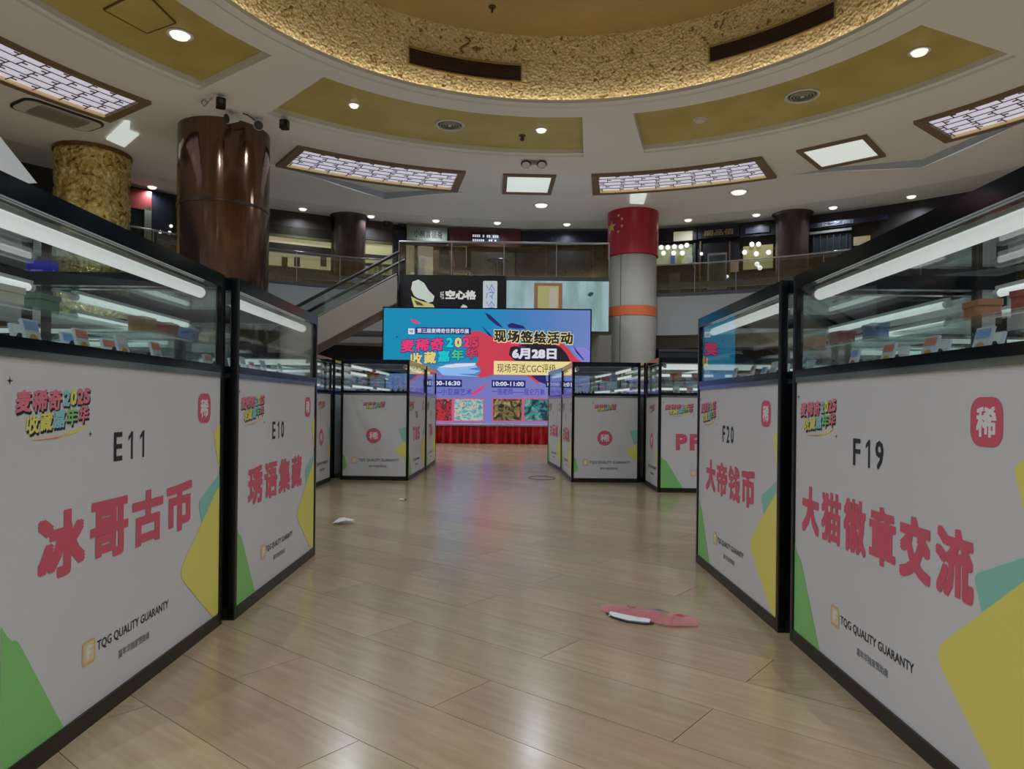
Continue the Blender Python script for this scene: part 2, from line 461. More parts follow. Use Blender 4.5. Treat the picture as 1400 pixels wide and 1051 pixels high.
# ---- outer ceiling with pointed pockets
POCK = [[(-36.2, 11.87, 0), (-31, 12.1, .10), (-20.3, 13.3, .2), (-15.2, 12.35, .12), (-10.4, 11.87, 0)],
        [(33.6, 11.87, 0), (38.6, 12.15, .09), (46.5, 13.3, .2), (57.4, 12.0, .14), (60, 11.87, 0)],
        [(-92, 11.87, 0), (-84, 13.3, .2), (-76, 11.87, 0)], [(108, 11.87, 0), (116, 13.3, .2), (124, 11.87, 0)]]
def r_inner(d):
    for P in POCK:
        for (a, ra, _), (b, rb, _) in zip(P, P[1:]):
            if a <= d <= b: return ra + (rb-ra)*(d-a)/(b-a)
    return RO
adeg = sorted(set([-180 + 4*k for k in range(91)] + [p[0] for P in POCK for p in P]))
am = MB(); annulus(am, adeg, r_inner, r_outer, ZC)
for i in range(len(adeg)-1):
    a, b = adeg[i], adeg[i+1]
    am.poly3([pol(r_outer(a), a, ZC), pol(r_outer(b), b, ZC), pol(r_outer(b), b, ZC+.2), pol(r_outer(a), a, ZC+.2)])
ceil_a = am.obj('outer_ceiling', M_CEIL_A, ceiling)
for P in POCK:
    t = MB(); r_ = MB()
    for (a, ra, ha), (b, rb, hb) in zip(P, P[1:]):
        t.poly3([pol(RO-.02, a, ZC+ha+.002), pol(RO-.02, b, ZC+hb+.002), pol(rb, b, ZC+hb+.002), pol(ra, a, ZC+ha+.002)])
        r_.poly3([pol(ra, a, ZC), pol(rb, b, ZC), pol(rb, b, ZC+hb+.002), pol(ra, a, ZC+ha+.002)])
        t.poly3([pol(RO, a, ZC), pol(RO, b, ZC), pol(RO, b, ZC+hb+.002), pol(RO, a, ZC+ha+.002)])
    t.obj('ceiling_pocket', M_POCKET, ceiling); r_.obj('pocket_edge', M_RISER, ceiling)
# ---- gallery soffit (upper floor) and slab
sm = MB(); sm.lathe([(R_A-.35, ZC+.1), (R_WALL+.2, ZC+.1)], 96, *C2)
sm.obj('gallery_soffit', M_SOFFIT, ceiling)
# ---- gold drum
ZD = 8.47
dm = MB(); dm.lathe([(RG, ZC-.0), (RG, ZD)], 128, *C)
drum = struct('wall_drum', dm, M_GOLDDRUM, 'gold leaf textured drum wall rising above the ring ceiling', 'wall', True)
cv = MB(); cv.lathe([(RG+.01, ZC), (RG-.2, ZC), (RG-.2, ZC+.07), (RG-.18, ZC+.07), (RG-.18, ZC+.012), (RG+.01, ZC+.012)], 128, *C); cv.obj('cove_lip', M_CEIL, ceiling, True)
cs = MB(); cs.lathe([(RG-.16, ZC+.014), (RG-.16, ZC+.05), (RG-.11, ZC+.05), (RG-.11, ZC+.014)], 128, *C); cs.obj('cove_strip', mat('cove_glow', (255, 240, 215), .5, emit=(255, 242, 222), es=COVE_EMIT), ceiling, True)
dt = MB(); dt.lathe([(0.02, ZD), (RG+.05, ZD)], 96, *C)
struct('ceiling_drum', dt, M_DRUMTOP, 'flat brown gold ceiling inside the drum', 'ceiling')
# ---- upper slab, fascia, lower soffit, walls
R_F = 14.2; Z2, Z1 = 4.36, 3.1
sl = MB(); sl.lathe([(R_F, Z1), (R_F, Z2)], 96, *C)
slab = struct('trim_1', sl, M_FASCIA, 'grey fascia band of the upper gallery slab', 'fascia', True)
sb = MB(); sb.lathe([(R_F, Z2), (R_WALL+.2, Z2)], 96, *C); sb.lathe([(R_F+2.9, Z1-.35), (R_F+.9, Z1-.35), (R_F+.9, Z1), (R_F, Z1)], 96, *C)
sb.obj('slab_soffit', mat('slab_soffit', (186, 180, 168), .6), slab)
wl = MB(); wl.lathe([(R_WALL, Z2), (R_WALL, ZC+.12)], 96, *C2, -1.9, 1.9)
struct('wall_upper', wl, M_DWALL, 'dark shop wall running round the upper gallery', 'wall', True)
w1 = MB(); w1.lathe([(16.6, -.01), (16.6, Z1)], 96, *C2, -1.9, 1.9)
struct('wall_lower', w1, mat('lower_wall', (40, 40, 46), .4), 'dark shop wall round the ground floor', 'wall', True)

# =================================================================== COLUMNS
def column(name, label, c, r, parts):
    t = thing(name, label, 'column', (c[0], c[1], 0))
    for pn, z0, z1, dr, m in parts:
        b = MB(); n = 48
        b.lathe([(r+dr-.004, z0), (r+dr, z0+.004), (r+dr, z1-.004), (r+dr-.004, z1)], n)
        b.obj(pn, m, t, True)
    return t
column('bronze_column', 'polished bronze clad round column behind the left cases', (-6.67, 16.14), .99,
       [('lower_sheet', 0, 2.6, 0, M_BRONZE), ('seam_ring', 2.6, 2.66, .01, M_BRONZE_RING), ('middle_sheet', 2.66, 5.18, 0, M_BRONZE),
        ('seam_ring', 5.18, 5.24, .012, M_BRONZE_RING), ('upper_sheet', 5.24, 7.0, 0, M_BRONZE)])
rc = column('red_white_column', 'round column with red starred top, cream shaft and orange band', (3.815, 22.51), .774,
       [('shaft', 0, 3.66, -.01, M_CREAM), ('orange_band', 3.66, 3.97, 0, M_ORANGE), ('upper_shaft', 3.97, 5.58, -.01, M_CREAM), ('red_top', 5.58, 7.0, .03, M_REDCOL)])
sm_ = MB(); a = math.radians(189.6 + 27); sm_.lathe([(.772, .0), (.772, 5.58)], 2, 0, 0, a, a+.022); sm_.obj('seam', M_DARKP, rc)
def col_star(ang, z, r):
    b = MB(); P = star(0, 0, r)
    R = .774 + .03 + .006
    vs = [(R*math.sin(math.radians(ang) + x/R), R*math.cos(math.radians(ang) + x/R), z + y) for x, y in P] + [(R*math.sin(math.radians(ang)), R*math.cos(math.radians(ang)), z)]
    b.add(vs, [((i+1) % 10, i, 10) for i in range(10)]); b.obj('star', M_STAR, rc)
for ang, z, r in ((189.6+55, 6.48, .2), (189.6+34, 6.78, .06), (189.6+25, 6.66, .06), (189.6+25, 6.44, .06), (189.6+34, 6.28, .06)): col_star(ang, z, r)
# gold relief column: lumpy surface
gb = MB(); NA, NZ = 120, 150; vs = []
from mathutils import noise as MN
for i in range(NZ+1):
    z = 7.0*i/NZ
    for k in range(NA):
        a = 2*PI*k/NA; q = Vector((math.sin(a)*.8, math.cos(a)*.8, z))
        d = .05*MN.noise(q*5.5) + .035*MN.noise(q*12) + .03*MN.noise(q*1.6)
        vs.append(((.82+d)*math.sin(a), (.82+d)*math.cos(a), z))
gb.add(vs, [(i*NA+k, i*NA+(k+1) % NA, (i+1)*NA+(k+1) % NA, (i+1)*NA+k) for i in range(NZ) for k in range(NA)])
tg = thing('gold_column', 'gold crumpled relief column at the far left gallery', 'column', (-10.53, 17.53, 0))
gb.obj('shaft', M_GOLDCOL, tg, True)
cp = MB(); cp.lathe([(.8, 6.9), (.87, 6.92), (.87, 6.98), (.8, 7.0)], 48); cp.obj('cap_ring', mat('cap_brown', (120, 84, 40), .5, .3), tg, True)

# =================================================================== CEILING FIXTURES
def lattice_light(deg, label, gain=1.0, n_lights=3, half=12.3):
    t = thing('lattice_ceiling_light', label, 'ceiling light', pol((10.0+11.7)/2, deg, ZC), -math.radians(deg), 'lattice ceiling lights')
    rm = 10.85
    def L(r, da, z): a = math.radians(da); return (r*math.sin(a), r*math.cos(a) - rm, z)
    def arc(mb, r0, r1, a0, a1, z0, z1, n=8):
        for i in range(n):
            p, q = a0+(a1-a0)*i/n, a0+(a1-a0)*(i+1)/n
            v = [L(r0,p,z0), L(r0,q,z0), L(r1,q,z0), L(r1,p,z0), L(r0,p,z1), L(r0,q,z1), L(r1,q,z1), L(r1,p,z1)]
            mb.add(v, [(0,1,2,3),(4,7,6,5),(0,4,5,1),(1,5,6,2),(2,6,7,3),(3,7,4,0)])
    f = MB(); z0, z1 = -.07, .0; w_ = math.degrees(.2/rm)
    arc(f, 10.0, 10.12, -half, half, z0, z1); arc(f, 11.56, 11.72, -half, half, z0, z1)
    arc(f, 10.12, 11.56, -half, -half+w_, z0, z1, 1); arc(f, 10.12, 11.56, half-w_, half, z0, z1, 1)
    f.obj('frame', M_FRAME, t)
    d = MB(); arc(d, 10.12, 11.5, -half+w_, half-w_, -.004, -.001, 10); d.obj('diffuser', M_DIFF, t)
    e = MB(); arc(e, 11.50, 11.56, -half+w_, half-w_, -.062, -.004, 10); e.obj('gold_edge', M_GOLDEDGE, t)
    g = MB(); rows = 5; rr = [10.12 + (11.5-10.12)*k/rows for k in range(rows+1)]
    for r in rr[1:-1]: arc(g, r-.006, r+.006, -half+w_, half-w_, -.045, -.03, 16)
    n = 9
    for k in range(rows):
        for j in range(n+1):
            ang = -half+w_ + (2*half-2*w_)*(j + (.5 if k % 2 else .15) + .12*((k*7+j*3) % 3 - 1))/n
            if -half+w_ < ang < half-w_:
                arc(g, rr[k], rr[k+1], ang-.04, ang+.04, -.045, -.03, 1)
                s = .55*(1 if (k+j) % 2 else -1)
                arc(g, rr[k]+.1, rr[k]+.125, min(ang, ang+s), max(ang, ang+s), -.045, -.03, 1)
    g.obj('lattice', M_BAR, t)
    if gain:
        for i in range(n_lights):
            a = -half*.6 + 1.2*half*i/max(1, n_lights-1)
            lamp('lattice_lamp', t, L(rm, a, -.09), W_LATTICE*gain, WHITE, 142)
    return t
lattice_light(-67.5, 'lattice light panel above the wall air conditioner at the far left')
lattice_light(-23.9, 'lattice light panel just right of the bronze column')
lattice_light(19.9, 'lattice light panel above the red topped column')
lattice_light(63.5, 'lattice light panel at the right edge of the ceiling')
for d, wh in ((108, 'right, level with F19'), (152, 'rear right'), (196, 'rear left'), (240, 'left, level with E11')): lattice_light(d, 'lattice light panel on the ceiling ring behind the viewer, ' + wh, REAR)
def panel_light(deg, label, half=3.75, gain=1.0):
    t = thing('ceiling_panel_light', label, 'ceiling light', pol(10.85, deg, ZC), -math.radians(deg), 'plain ceiling panel lights')
    hw = 10.85*math.radians(half); f = MB()
    for x0, x1, y0, y1 in ((-hw, hw, -.85, -.72), (-hw, hw, .66, .85), (-hw, -hw+.12, -.72, .66), (hw-.12, hw, -.72, .66)): f.box(x0, x1, y0, y1, -.05, 0)
    f.obj('frame', M_FRAME, t)
    d = MB(); d.box(-hw+.12, hw-.12, -.72, .66, -.03, -.002); d.obj('diffuser', M_PANELGLOW, t)
    lamp('panel_lamp', t, (0, 0, -.08), W_PANEL*gain, WHITE, 142)
panel_light(-1.8, 'plain bright panel light centred above the event screen')
panel_light(41.2, 'plain bright panel light on the right of the ring ceiling', 4.1)
for d, wh in ((86, 'far right'), (130, 'rear right'), (174, 'directly behind'), (218, 'rear left'), (262, 'far left')): panel_light(d, 'plain bright panel light out of view on the ring, ' + wh, gain=REAR)

def downlight(p, label, r=.11, watts=W_DOWN, lit=True, group='recessed downlights', drop=.05):
    t = thing('downlight', label, 'downlight', p, 0, group)
    m = MB(); m.lathe([(r*1.25, .0), (r*1.3, -.012), (r, -.016), (r*.96, .0)], 20); m.obj('trim_ring', M_WHITE, t, True)
    m = MB(); m.lathe([(r*.96, -.004), (r*.8, -.004-drop), (r*.4, -.004-drop*1.4), (.001, -.004-drop*1.5)], 20); m.obj('lens', M_LAMPGLOW if lit else M_WHITE, t, True)
    if lit and watts: lamp('downlight_lamp', t, (0, 0, -drop*1.5-.02), watts, WHITE, 160)
    return t
zc = ZC + .16
downlight(at_z(246, 47, zc), 'downlight in the left gold coffer beside the access hatch', .17)
downlight(at_z(484, 143, zc), 'small downlight left of the round vent in the middle gold coffer', .1)
downlight(at_z(740, 177, zc), 'downlight right of the round vent in the middle gold coffer', .12)
downlight(at_z(957, 163, zc), 'unlit downlight in the right gold coffer', .12, lit=False)
downlight(at_z(1257, 70, zc), 'downlight near the far end of the right gold coffer', .14)
downlight(at_z(740, 280, ZC), 'large downlight below the plain central panel light', .2, W_LARGE)
downlight(at_z(1010, 262, ZC), 'large downlight right of the red topped column', .22, W_LARGE)
for d_, wh in ((112, 'right'), (172, 'middle'), (232, 'left')): downlight(pol(7.1, d_, zc), 'added unseen downlight in the %s gold coffer behind the viewer' % wh, .13, W_DOWN*.5)  # unseen downlights, added to brighten the panels facing the camera
for i, (u, v) in enumerate([(208,255),(414,285),(507,295),(596,301),(680,304),(775,306),(941,300),(1034,293),(1139,283),(1246,268)]):
    downlight(at_z(u, v, ZC+.1), 'small downlight number-less', .13, W_SOFFIT, group='gallery soffit downlights')['label'] = [
        'gallery downlight between the gold and bronze columns', 'gallery downlight first right of the bronze column', 'gallery downlight above the dark left gallery pillar',
        'gallery downlight above the pale green sign board', 'gallery downlight above the red lit dot sign', 'gallery downlight left of the red topped column',
        'gallery downlight just right of the red topped column', 'gallery downlight above the right lamp shop', 'gallery downlight right of the dark right gallery pillar',
        'gallery downlight farthest right on the soffit'][i]

def round_vent(p, label, r):
    t = thing('round_air_diffuser', label, 'air vent', p, 0, 'round ceiling air diffusers')
    m = MB(); m.lathe([(r, 0), (r, -.03), (r*.9, -.045), (r*.82, -.02), (r*.82, 0)], 32); m.obj('outer_ring', M_WHITE, t, True)
    for k, q in enumerate((.7, .52, .34)):
        m = MB(); m.lathe([(r*q, -.0), (r*q, -.03), (r*(q-.1), -.04), (r*(q-.1), -.01)], 28); m.obj('cone_ring', M_GRILLE, t, True)
    m = MB(); m.lathe([(r*.8, -.003), (.001, -.003)], 28); m.obj('throat', mat('vent_dark', (88, 82, 66), .7), t)
    m = MB(); m.lathe([(r*.14, 0), (r*.12, -.04), (.001, -.045)], 16); m.obj('hub', M_WHITE, t, True)
round_vent(at_z(615, 170, zc), 'round ceiling air diffuser in the middle gold coffer', .33)
round_vent(at_z(1097, 130, zc), 'round ceiling air diffuser in the right gold coffer', .34)
# access hatch in left coffer
ah = MB(); P = [at_z(u, v, zc-.012) for u, v in ((142, 13), (201, 45), (240, 31), (195, -14))]
t = thing('access_hatch', 'square outlined access hatch in the left gold coffer', 'hatch', tuple(sum((Vector(p) for p in P), Vector())/4))
c0 = t.location
for i in range(4):
    a, b = P[i]-c0, P[(i+1) % 4]-c0; m = MB(); m.tube([a, b], .018, 6); m.obj('seam_edge', mat('hatch_seam', (96, 84, 30), .6), t)
m = MB(); m.prism([((p-c0).x*.99, (p-c0).y*.99) for p in P], -.008, .012); m.obj('door', M_COFFER, t)
# dark pendant sensor
t = thing('hanging_sensor', 'small dark sensor hanging in the middle gold coffer', 'sensor', at_z(714, 185, zc))
m = MB(); m.lathe([(.02, 0), (.02, -.05), (.05, -.06), (.05, -.12), (.001, -.14)], 14); m.obj('body', mat('sensor_brown', (84, 66, 40), .6), t, True)
m = MB(); m.lathe([(.08, 0), (.08, -.015), (.001, -.016)], 14); m.obj('rose', mat('sensor_brown2', (110, 92, 60), .6), t, True)
# twin round emergency heads on the ring
t = thing('twin_emergency_light', 'pair of round emergency lamps on the ring ceiling above the screen', 'emergency light', at_z(730, 220, ZC))
for k, x in enumerate((-.2, .2)):
    m = MB(); m.lathe([(.001, 0), (.12, 0), (.13, -.06), (.1, -.1), (.001, -.105)], 20); o = m.obj('lamp_head', M_WHITE, t, True, loc=(x, 0, -.03)); o.rotation_euler = (-.5, 0, 0)
    m = MB(); m.lathe([(.102, -.098), (.125, -.065), (.132, -.068), (.108, -.104)], 20); m.obj('bezel', M_DARKP, o, True)
m = MB(); m.box(-.08, .08, -.06, .06, -.08, 0); m.obj('mount', M_GRILLE, t)
# ceiling cassette air conditioner
p0 = at_z(80, 157, ZC); ang = math.degrees(math.atan2(p0.x-C[0], p0.y-C[1]))
t = thing('ceiling_air_conditioner', 'rounded ceiling air conditioner beside the far left lattice light', 'air conditioner', p0, -math.radians(ang))
def flat(P, z0, z1): b = MB(); b.prism(P, z0, z1); return b
flat(rrect(-.82, -.46, .82, .46, .24), -.03, 0).obj('rim', M_DARKP, t)
flat(rrect(-.77, -.4, .77, .4, .2), -.045, -.02).obj('body', M_WHITE, t)
flat(rrect(-.52, -.27, .52, .27, .03), -.055, -.04).obj('intake_grille', M_GRILLE, t)
for y in (-.33, .33): flat(rrect(-.5, y-.03, .5, y+.03, .02), -.052, -.04).obj('air_slot', mat('slot_grey', (160, 158, 150), .6), t)
for k in range(9): m = MB(); m.box(-.5, .5, -.24+.06*k-.004, -.24+.06*k+.004, -.06, -.055); m.obj('slat', mat('slat_grey', (128, 124, 114), .6), t)
# bright angled flood panels
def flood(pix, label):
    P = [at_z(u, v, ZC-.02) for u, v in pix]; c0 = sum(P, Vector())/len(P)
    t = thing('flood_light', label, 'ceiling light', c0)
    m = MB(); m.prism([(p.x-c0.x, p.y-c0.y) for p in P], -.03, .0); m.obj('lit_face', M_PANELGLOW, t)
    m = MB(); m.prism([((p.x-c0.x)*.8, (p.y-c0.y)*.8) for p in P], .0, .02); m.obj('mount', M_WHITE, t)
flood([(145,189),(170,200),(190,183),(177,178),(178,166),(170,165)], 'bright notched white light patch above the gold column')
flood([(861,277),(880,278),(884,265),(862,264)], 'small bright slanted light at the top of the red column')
# cameras and spot heads above the bronze column
def spot_head(u, v, label, kind, yaw=0):
    t = thing('ceiling_camera' if kind == 'cam' else 'ceiling_spot', label, 'security camera' if kind == 'cam' else 'spotlight', at_z(u, v, ZC-.0), yaw)
    m = MB(); m.lathe([(.07, 0), (.07, -.02), (.02, -.03), (.02, -.1)], 14); m.obj('bracket', M_WHITE, t, True)
    m = MB()
    if kind == 'cam': m.cbox(-.09, .09, -.09, .09, -.27, -.09, .03)
    else: m.tube([(0, .1, -.12), (0, -.14, -.2)], [.07, .11], 16)
    m.obj('body', M_BLACK if kind == 'cam' else M_WHITE, t)
    m = MB()
    if kind == 'cam': m.tube([(0, -.085, -.18), (0, -.115, -.18)], .05, 14)
    else: m.tube([(0, -.13, -.198), (0, -.155, -.206)], .095, 16)
    m.obj('lens', mat('lens_grey', (66, 66, 68), .2), t)
spot_head(302, 129, 'black box camera left above the bronze column', 'cam', .5)
spot_head(319, 152, 'white spot head directly above the bronze column', 'spot', -.7)
spot_head(355, 162, 'grey faced spot head right above the bronze column', 'spot', .2)
spot_head(389, 159, 'black box camera right of the bronze column top', 'cam', -.1)
def wire(name, pts, r, m, label, cat):
    c0 = pts[0]; t = MB(); t.tube([p-c0 for p in pts], r, 6); return t.obj(name, m, None, True, label=label, cat=cat, loc=c0)
wire('loose_cable', [at_z(u, v, ZC-.05) for u, v in ((290,134),(284,140),(279,136),(275,140),(279,145),(284,141))], .012, M_GRILLE, 'looped grey cable hanging from the ring by the left camera', 'cable')
wire('dark_cable', [at_z(u, v, ZC-.05) for u, v in ((332,155),(338,157),(344,161),(350,166))], .014, M_DARKP, 'thin dark cable between the two spot heads', 'cable')
for u, v, lb in ((529, 303, 'dark dome camera on the gallery soffit by the sign board'), (550, 306, 'tiny dark sensor on the gallery soffit beside the dome camera')):
    t = thing('dome_camera', lb, 'security camera', at_z(u, v, ZC+.1)); m = MB(); m.lathe([(.13, 0), (.13, -.05), (.1, -.1), (.05, -.14), (.001, -.15)], 16)
    m.obj('dome', M_DARKP, t, True); m = MB(); m.lathe([(.15, 0), (.15, -.02), (.12, -.025)], 16); m.obj('rim', M_GRILLE, t, True)
# drum vent grilles
def drum_grille(u0, v0, u1, v1, u2, v2, label):
    # left-top, right-top, left-bottom pixels on the drum
    A, B, D = at_cyl(u0, v0, C, RG), at_cyl(u1, v1, C, RG), at_cyl(u2, v2, C, RG)
    a0 = math.atan2(A.x-C[0], A.y-C[1]); a1 = math.atan2(B.x-C[0], B.y-C[1]); z1 = (A.z+B.z)/2; z0 = z1 - (A.z-D.z)
    t = thing('drum_grille', label, 'air vent', (C[0]+RG*math.sin((a0+a1)/2), C[1]+RG*math.cos((a0+a1)/2), z0)); o = t.location
    def arcbox(r0, r1, b0, b1, y0, y1):
        m = MB(); m.lathe([(r0, y0), (r1, y0), (r1, y1), (r0, y1), (r0, y0)], 14, C[0]-o.x, C[1]-o.y, b0, b1); return m
    arcbox(RG-.012, RG+.0, a0, a1, 0, z1-z0).obj('recess', M_DARKGRILLE, t)
    da = .02/RG
    for b0, b1, y0, y1 in ((a0-da, a1+da, -.03, 0), (a0-da, a1+da, z1-z0, z1-z0+.03)): arcbox(RG-.04, RG, b0, b1, y0, y1).obj('frame_bar', M_DRUMTOP, t)
    for b in (a0-da, a1): arcbox(RG-.04, RG, b, b+da, 0, z1-z0).obj('frame_bar', M_DRUMTOP, t)
    n = 9
    for k in range(1, n): y = (z1-z0)*k/n; arcbox(RG-.03, RG-.012, a0, a1, y-.006, y+.006).obj('slat', mat('slat_brown', (76, 56, 46), .5), t)
drum_grille(559, 66, 712, 90, 559, 88, 'dark slotted air grille on the left of the gold drum')
drum_grille(971, 65, 1142, 3, 972, 85, 'dark slotted air grille on the right of the gold drum')
# small S-shaped bracket on the drum
p = at_cyl(636, 62, C, RG-.03)
pts = [p + Vector((.1*math.sin(k*.75)*(1-.0*k), -.02, .16 - .04*k)) for k in range(9)]
wire('drum_hook', pts, .02, mat('hook_brown', (112, 88, 52), .5), 'small curled bracket on the gold drum above the left grille', 'bracket')
t = thing('drum_ceiling_hook', 'tiny dark fitting on the brown drum ceiling', 'fitting', at_z(673, 9, ZD)); m = MB(); m.lathe([(.07, 0), (.07, -.02), (.02, -.03), (.02, -.12), (.001, -.13)], 12); m.obj('stem', mat('hook_dark', (70, 52, 26), .5), t, True)

# =================================================================== UPPER GALLERY
def balustrade(a0, a1, n, label, R=R_F, kerb=True):
    mid = (a0+a1)/2
    t = thing('glass_balustrade', label, 'balustrade', pol(R, mid, Z2)); o = t.location
    def arcbox(r0, r1, b0, b1, y0, y1, k=3):
        m = MB(); m.lathe([(r0, y0), (r1, y0), (r1, y1), (r0, y1), (r0, y0)], k, C[0]-o.x, C[1]-o.y, math.radians(b0), math.radians(b1)); return m
    step = (a1-a0)/n
    for k in range(n):
        b = a0 + k*step
        arcbox(R-.008, R+.008, b+.1, b+step-.1, .08, .93).obj('glass_pane', M_GLASS_B, t)
    for k in range(n+1):
        p = pol(R, a0+k*step, 0); m = MB(); m.tube([(p.x-o.x, p.y-o.y, 0), (p.x-o.x, p.y-o.y, .97)], .014, 8); m.obj('post', M_STEEL, t, True)
    m = MB(); m.tube([Vector((*(pol(R, a0+(a1-a0)*k/24, 0)).xy, .98)) - Vector((o.x, o.y, 0)) for k in range(25)], .024, 8); m.obj('handrail', M_STEEL, t, True)
    if kerb: arcbox(R+.05, R+.2, a0, a1, .22, .4, 12).obj('kerb_rail', M_FASCIA_D, t); arcbox(R-.02, R+.02, a0, a1, -.02, .07, 12).obj('base_shoe', M_DARKP, t)
balustrade(15.5, 45.5, 6, 'glass balustrade with steel rail on the gallery right of the red column')
balustrade(-62, -20, 8, 'glass balustrade with steel rail on the gallery behind the bronze column')

# landing that juts out, carrying two signs
YL = 19.1
xl, xr = at_y(545, 380, YL).x, at_y(832.5, 380, YL).x
lm = MB(); lm.box(xl, xr, YL, 22.9, 3.0, 4.33)
lf = MB(); lf.box(xl+.05, xr-.05, YL+.05, 22.85, 4.33, 4.35)
land = struct('trim_2', lm, M_FASCIA_D, 'dark boxed landing jutting from the upper gallery', 'landing')
lf.obj('landing_bounce_floor', mat('landing_bounce', (128, 124, 118), .5), land)  # unseen paler floor sheet, added to bounce light onto the outer ceiling
t = thing('landing_balustrade', 'clear glass balustrade along the front of the jutting landing', 'balustrade', (xl, YL, 4.33))
W_ = xr-xl
for k in range(4):
    m = MB(); m.box(W_*k/4+.03, W_*(k+1)/4-.03, .02, .036, .0, .86); m.obj('glass_pane', M_GLASS_B, t)
for k in range(5):
    m = MB(); m.tube([(W_*k/4, .03, 0), (W_*k/4, .03, .9)], .016, 8); m.obj('post', M_STEEL, t, True)
m = MB(); m.tube([(0, .03, .92), (W_, .03, .92)], .026, 8); m.obj('handrail', M_STEEL, t, True)

def em(name, c, s=1.0): return mat(name, c, .5, emit=c, es=s)
# black vase sign and mural light box
sx0, sz0 = at_y(546, 441, YL-.06).x, 3.0
t = thing('vase_sign', 'black shop sign with white vase picture and white characters', 'sign', (sx0, YL-.06, sz0))
sx1 = at_y(691, 441, YL-.06).x
def SP(u, v): q = at_y(u, v, YL-.06); return (q.x-sx0, q.z-sz0)
m = MB(); m.box(0, sx1-sx0, 0, .06, 0, 1.33); brd = m.obj('board', mat('sign_black', (24, 25, 30), .35), t)
pr = Print()
pr.poly([SP(*p) for p in ((562,395),(564,385),(572,382),(580,387),(586,397),(594,405),(592,412),(585,414),(580,410),(572,408),(566,404))], em('vase_white', (150, 158, 150)))
pr.poly([SP(*p) for p in ((562,405),(572,410),(585,414),(592,416),(596,424),(590,432),(556,432),(558,422),(566,420))], em('vase_yellow', (150, 146, 92)))
pr.poly([SP(*p) for p in ((566,410),(576,414),(580,418),(570,417))], em('vase_gap', (60, 52, 30)), 2)
pr.obj('vase_picture', brd)
pr = Print(); q0, q1 = SP(602, 409), SP(607, 398); pr.text('叶氏', q0[0], q0[1], q1[0], q1[1], em('sign_white', (165, 165, 160)), .02)
a_, b_ = SP(609, 409), SP(651, 397); pr.text('空心格', a_[0], a_[1], b_[0], b_[1], em('sign_white', (165, 165, 160)), .05); pr.obj('lettering', brd)
pr = Print(); a_, b_ = SP(660, 430), SP(680, 384); pr.rrect(a_[0], a_[1], b_[0], b_[1], .03, em('scroll_white', (150, 156, 160)))
a_, b_ = SP(664, 428), SP(677, 388); pr.text('冷', a_[0], (a_[1]+b_[1])/2-.02, b_[0], b_[1], em('scroll_blue', (70, 110, 160)), 0, 2); pr.text('冷', a_[0], a_[1], b_[0], (a_[1]+b_[1])/2-.06, em('scroll_blue', (70, 110, 160)), 0, 2); pr.obj('scroll_picture', brd)
pr = Print(); pr.poly([SP(*p) for p in ((625,432),(628,422),(633,416),(638,418),(642,426),(643,432))], em('vase_white', (150, 158, 150))); pr.obj('small_vase_picture', brd)
mx0, mx1 = at_y(692, 441, YL-.06).x, at_y(832, 441, YL-.06).x; mz0, mz1 = at_y(760, 452, YL-.06).z, at_y(760, 384, YL-.06).z
t = thing('mural_lightbox', 'pale blue lit mural light box with a brown framed picture', 'light box', (mx0, YL-.06, mz0))
def SQ(u, v): q = at_y(u, v, YL-.06); return (q.x-mx0, q.z-mz0)
mm = mat('mural_glow', (120, 150, 148), .5); n_, l_, p_ = nt(mm)
tc = n_.new('ShaderNodeTexCoord'); no = n_.new('ShaderNodeTexNoise'); no.inputs['Scale'].default_value = 1.4; no.inputs['Detail'].default_value = 3
mp = n_.new('ShaderNodeMapping'); mp.inputs['Scale'].default_value = (2.2, 1, .6)
rp = n_.new('ShaderNodeValToRGB'); rp.color_ramp.elements[0].position = .35; rp.color_ramp.elements[1].position = .62
rp.color_ramp.elements[0].color = (*lin((104, 138, 136)), 1); rp.color_ramp.elements[1].color = (*lin((140, 168, 174)), 1)
l_.new(tc.outputs['Object'], mp.inputs[0]); l_.new(mp.outputs[0], no.inputs['Vector']); l_.new(no.outputs['Fac'], rp.inputs[0]); l_.new(rp.outputs[0], p_.inputs['Emission Color']); p_.inputs['Emission Strength'].default_value = .95; p_.inputs['Base Color'].default_value = (.1, .1, .1, 1)
m = MB(); m.box(0, mx1-mx0, 0, .06, 0, mz1-mz0); brd = m.obj('lit_panel', mm, t)
pr = Print(); a_, b_ = SQ(730, 425), SQ(769, 387)
pr.rect(a_[0], a_[1], b_[0], b_[1], em('mural_frame', (104, 72, 50))); pr.rect(a_[0]+.1, a_[1]+.08, b_[0]-.1, b_[1]-.08, em('mural_pic', (130, 128, 84)), 2); pr.rect(a_[0]+.42, a_[1]+.08, b_[0]-.14, b_[1]-.14, em('mural_pic2', (136, 130, 120)), 3); pr.obj('framed_picture', brd)
pr = Print(); pr.poly(round_poly([SQ(*p) for p in ((803,403),(807,399),(812,400),(811,403),(806,406))], .04), em('mural_dark', (30, 50, 48))); pr.obj('bird_picture', brd)

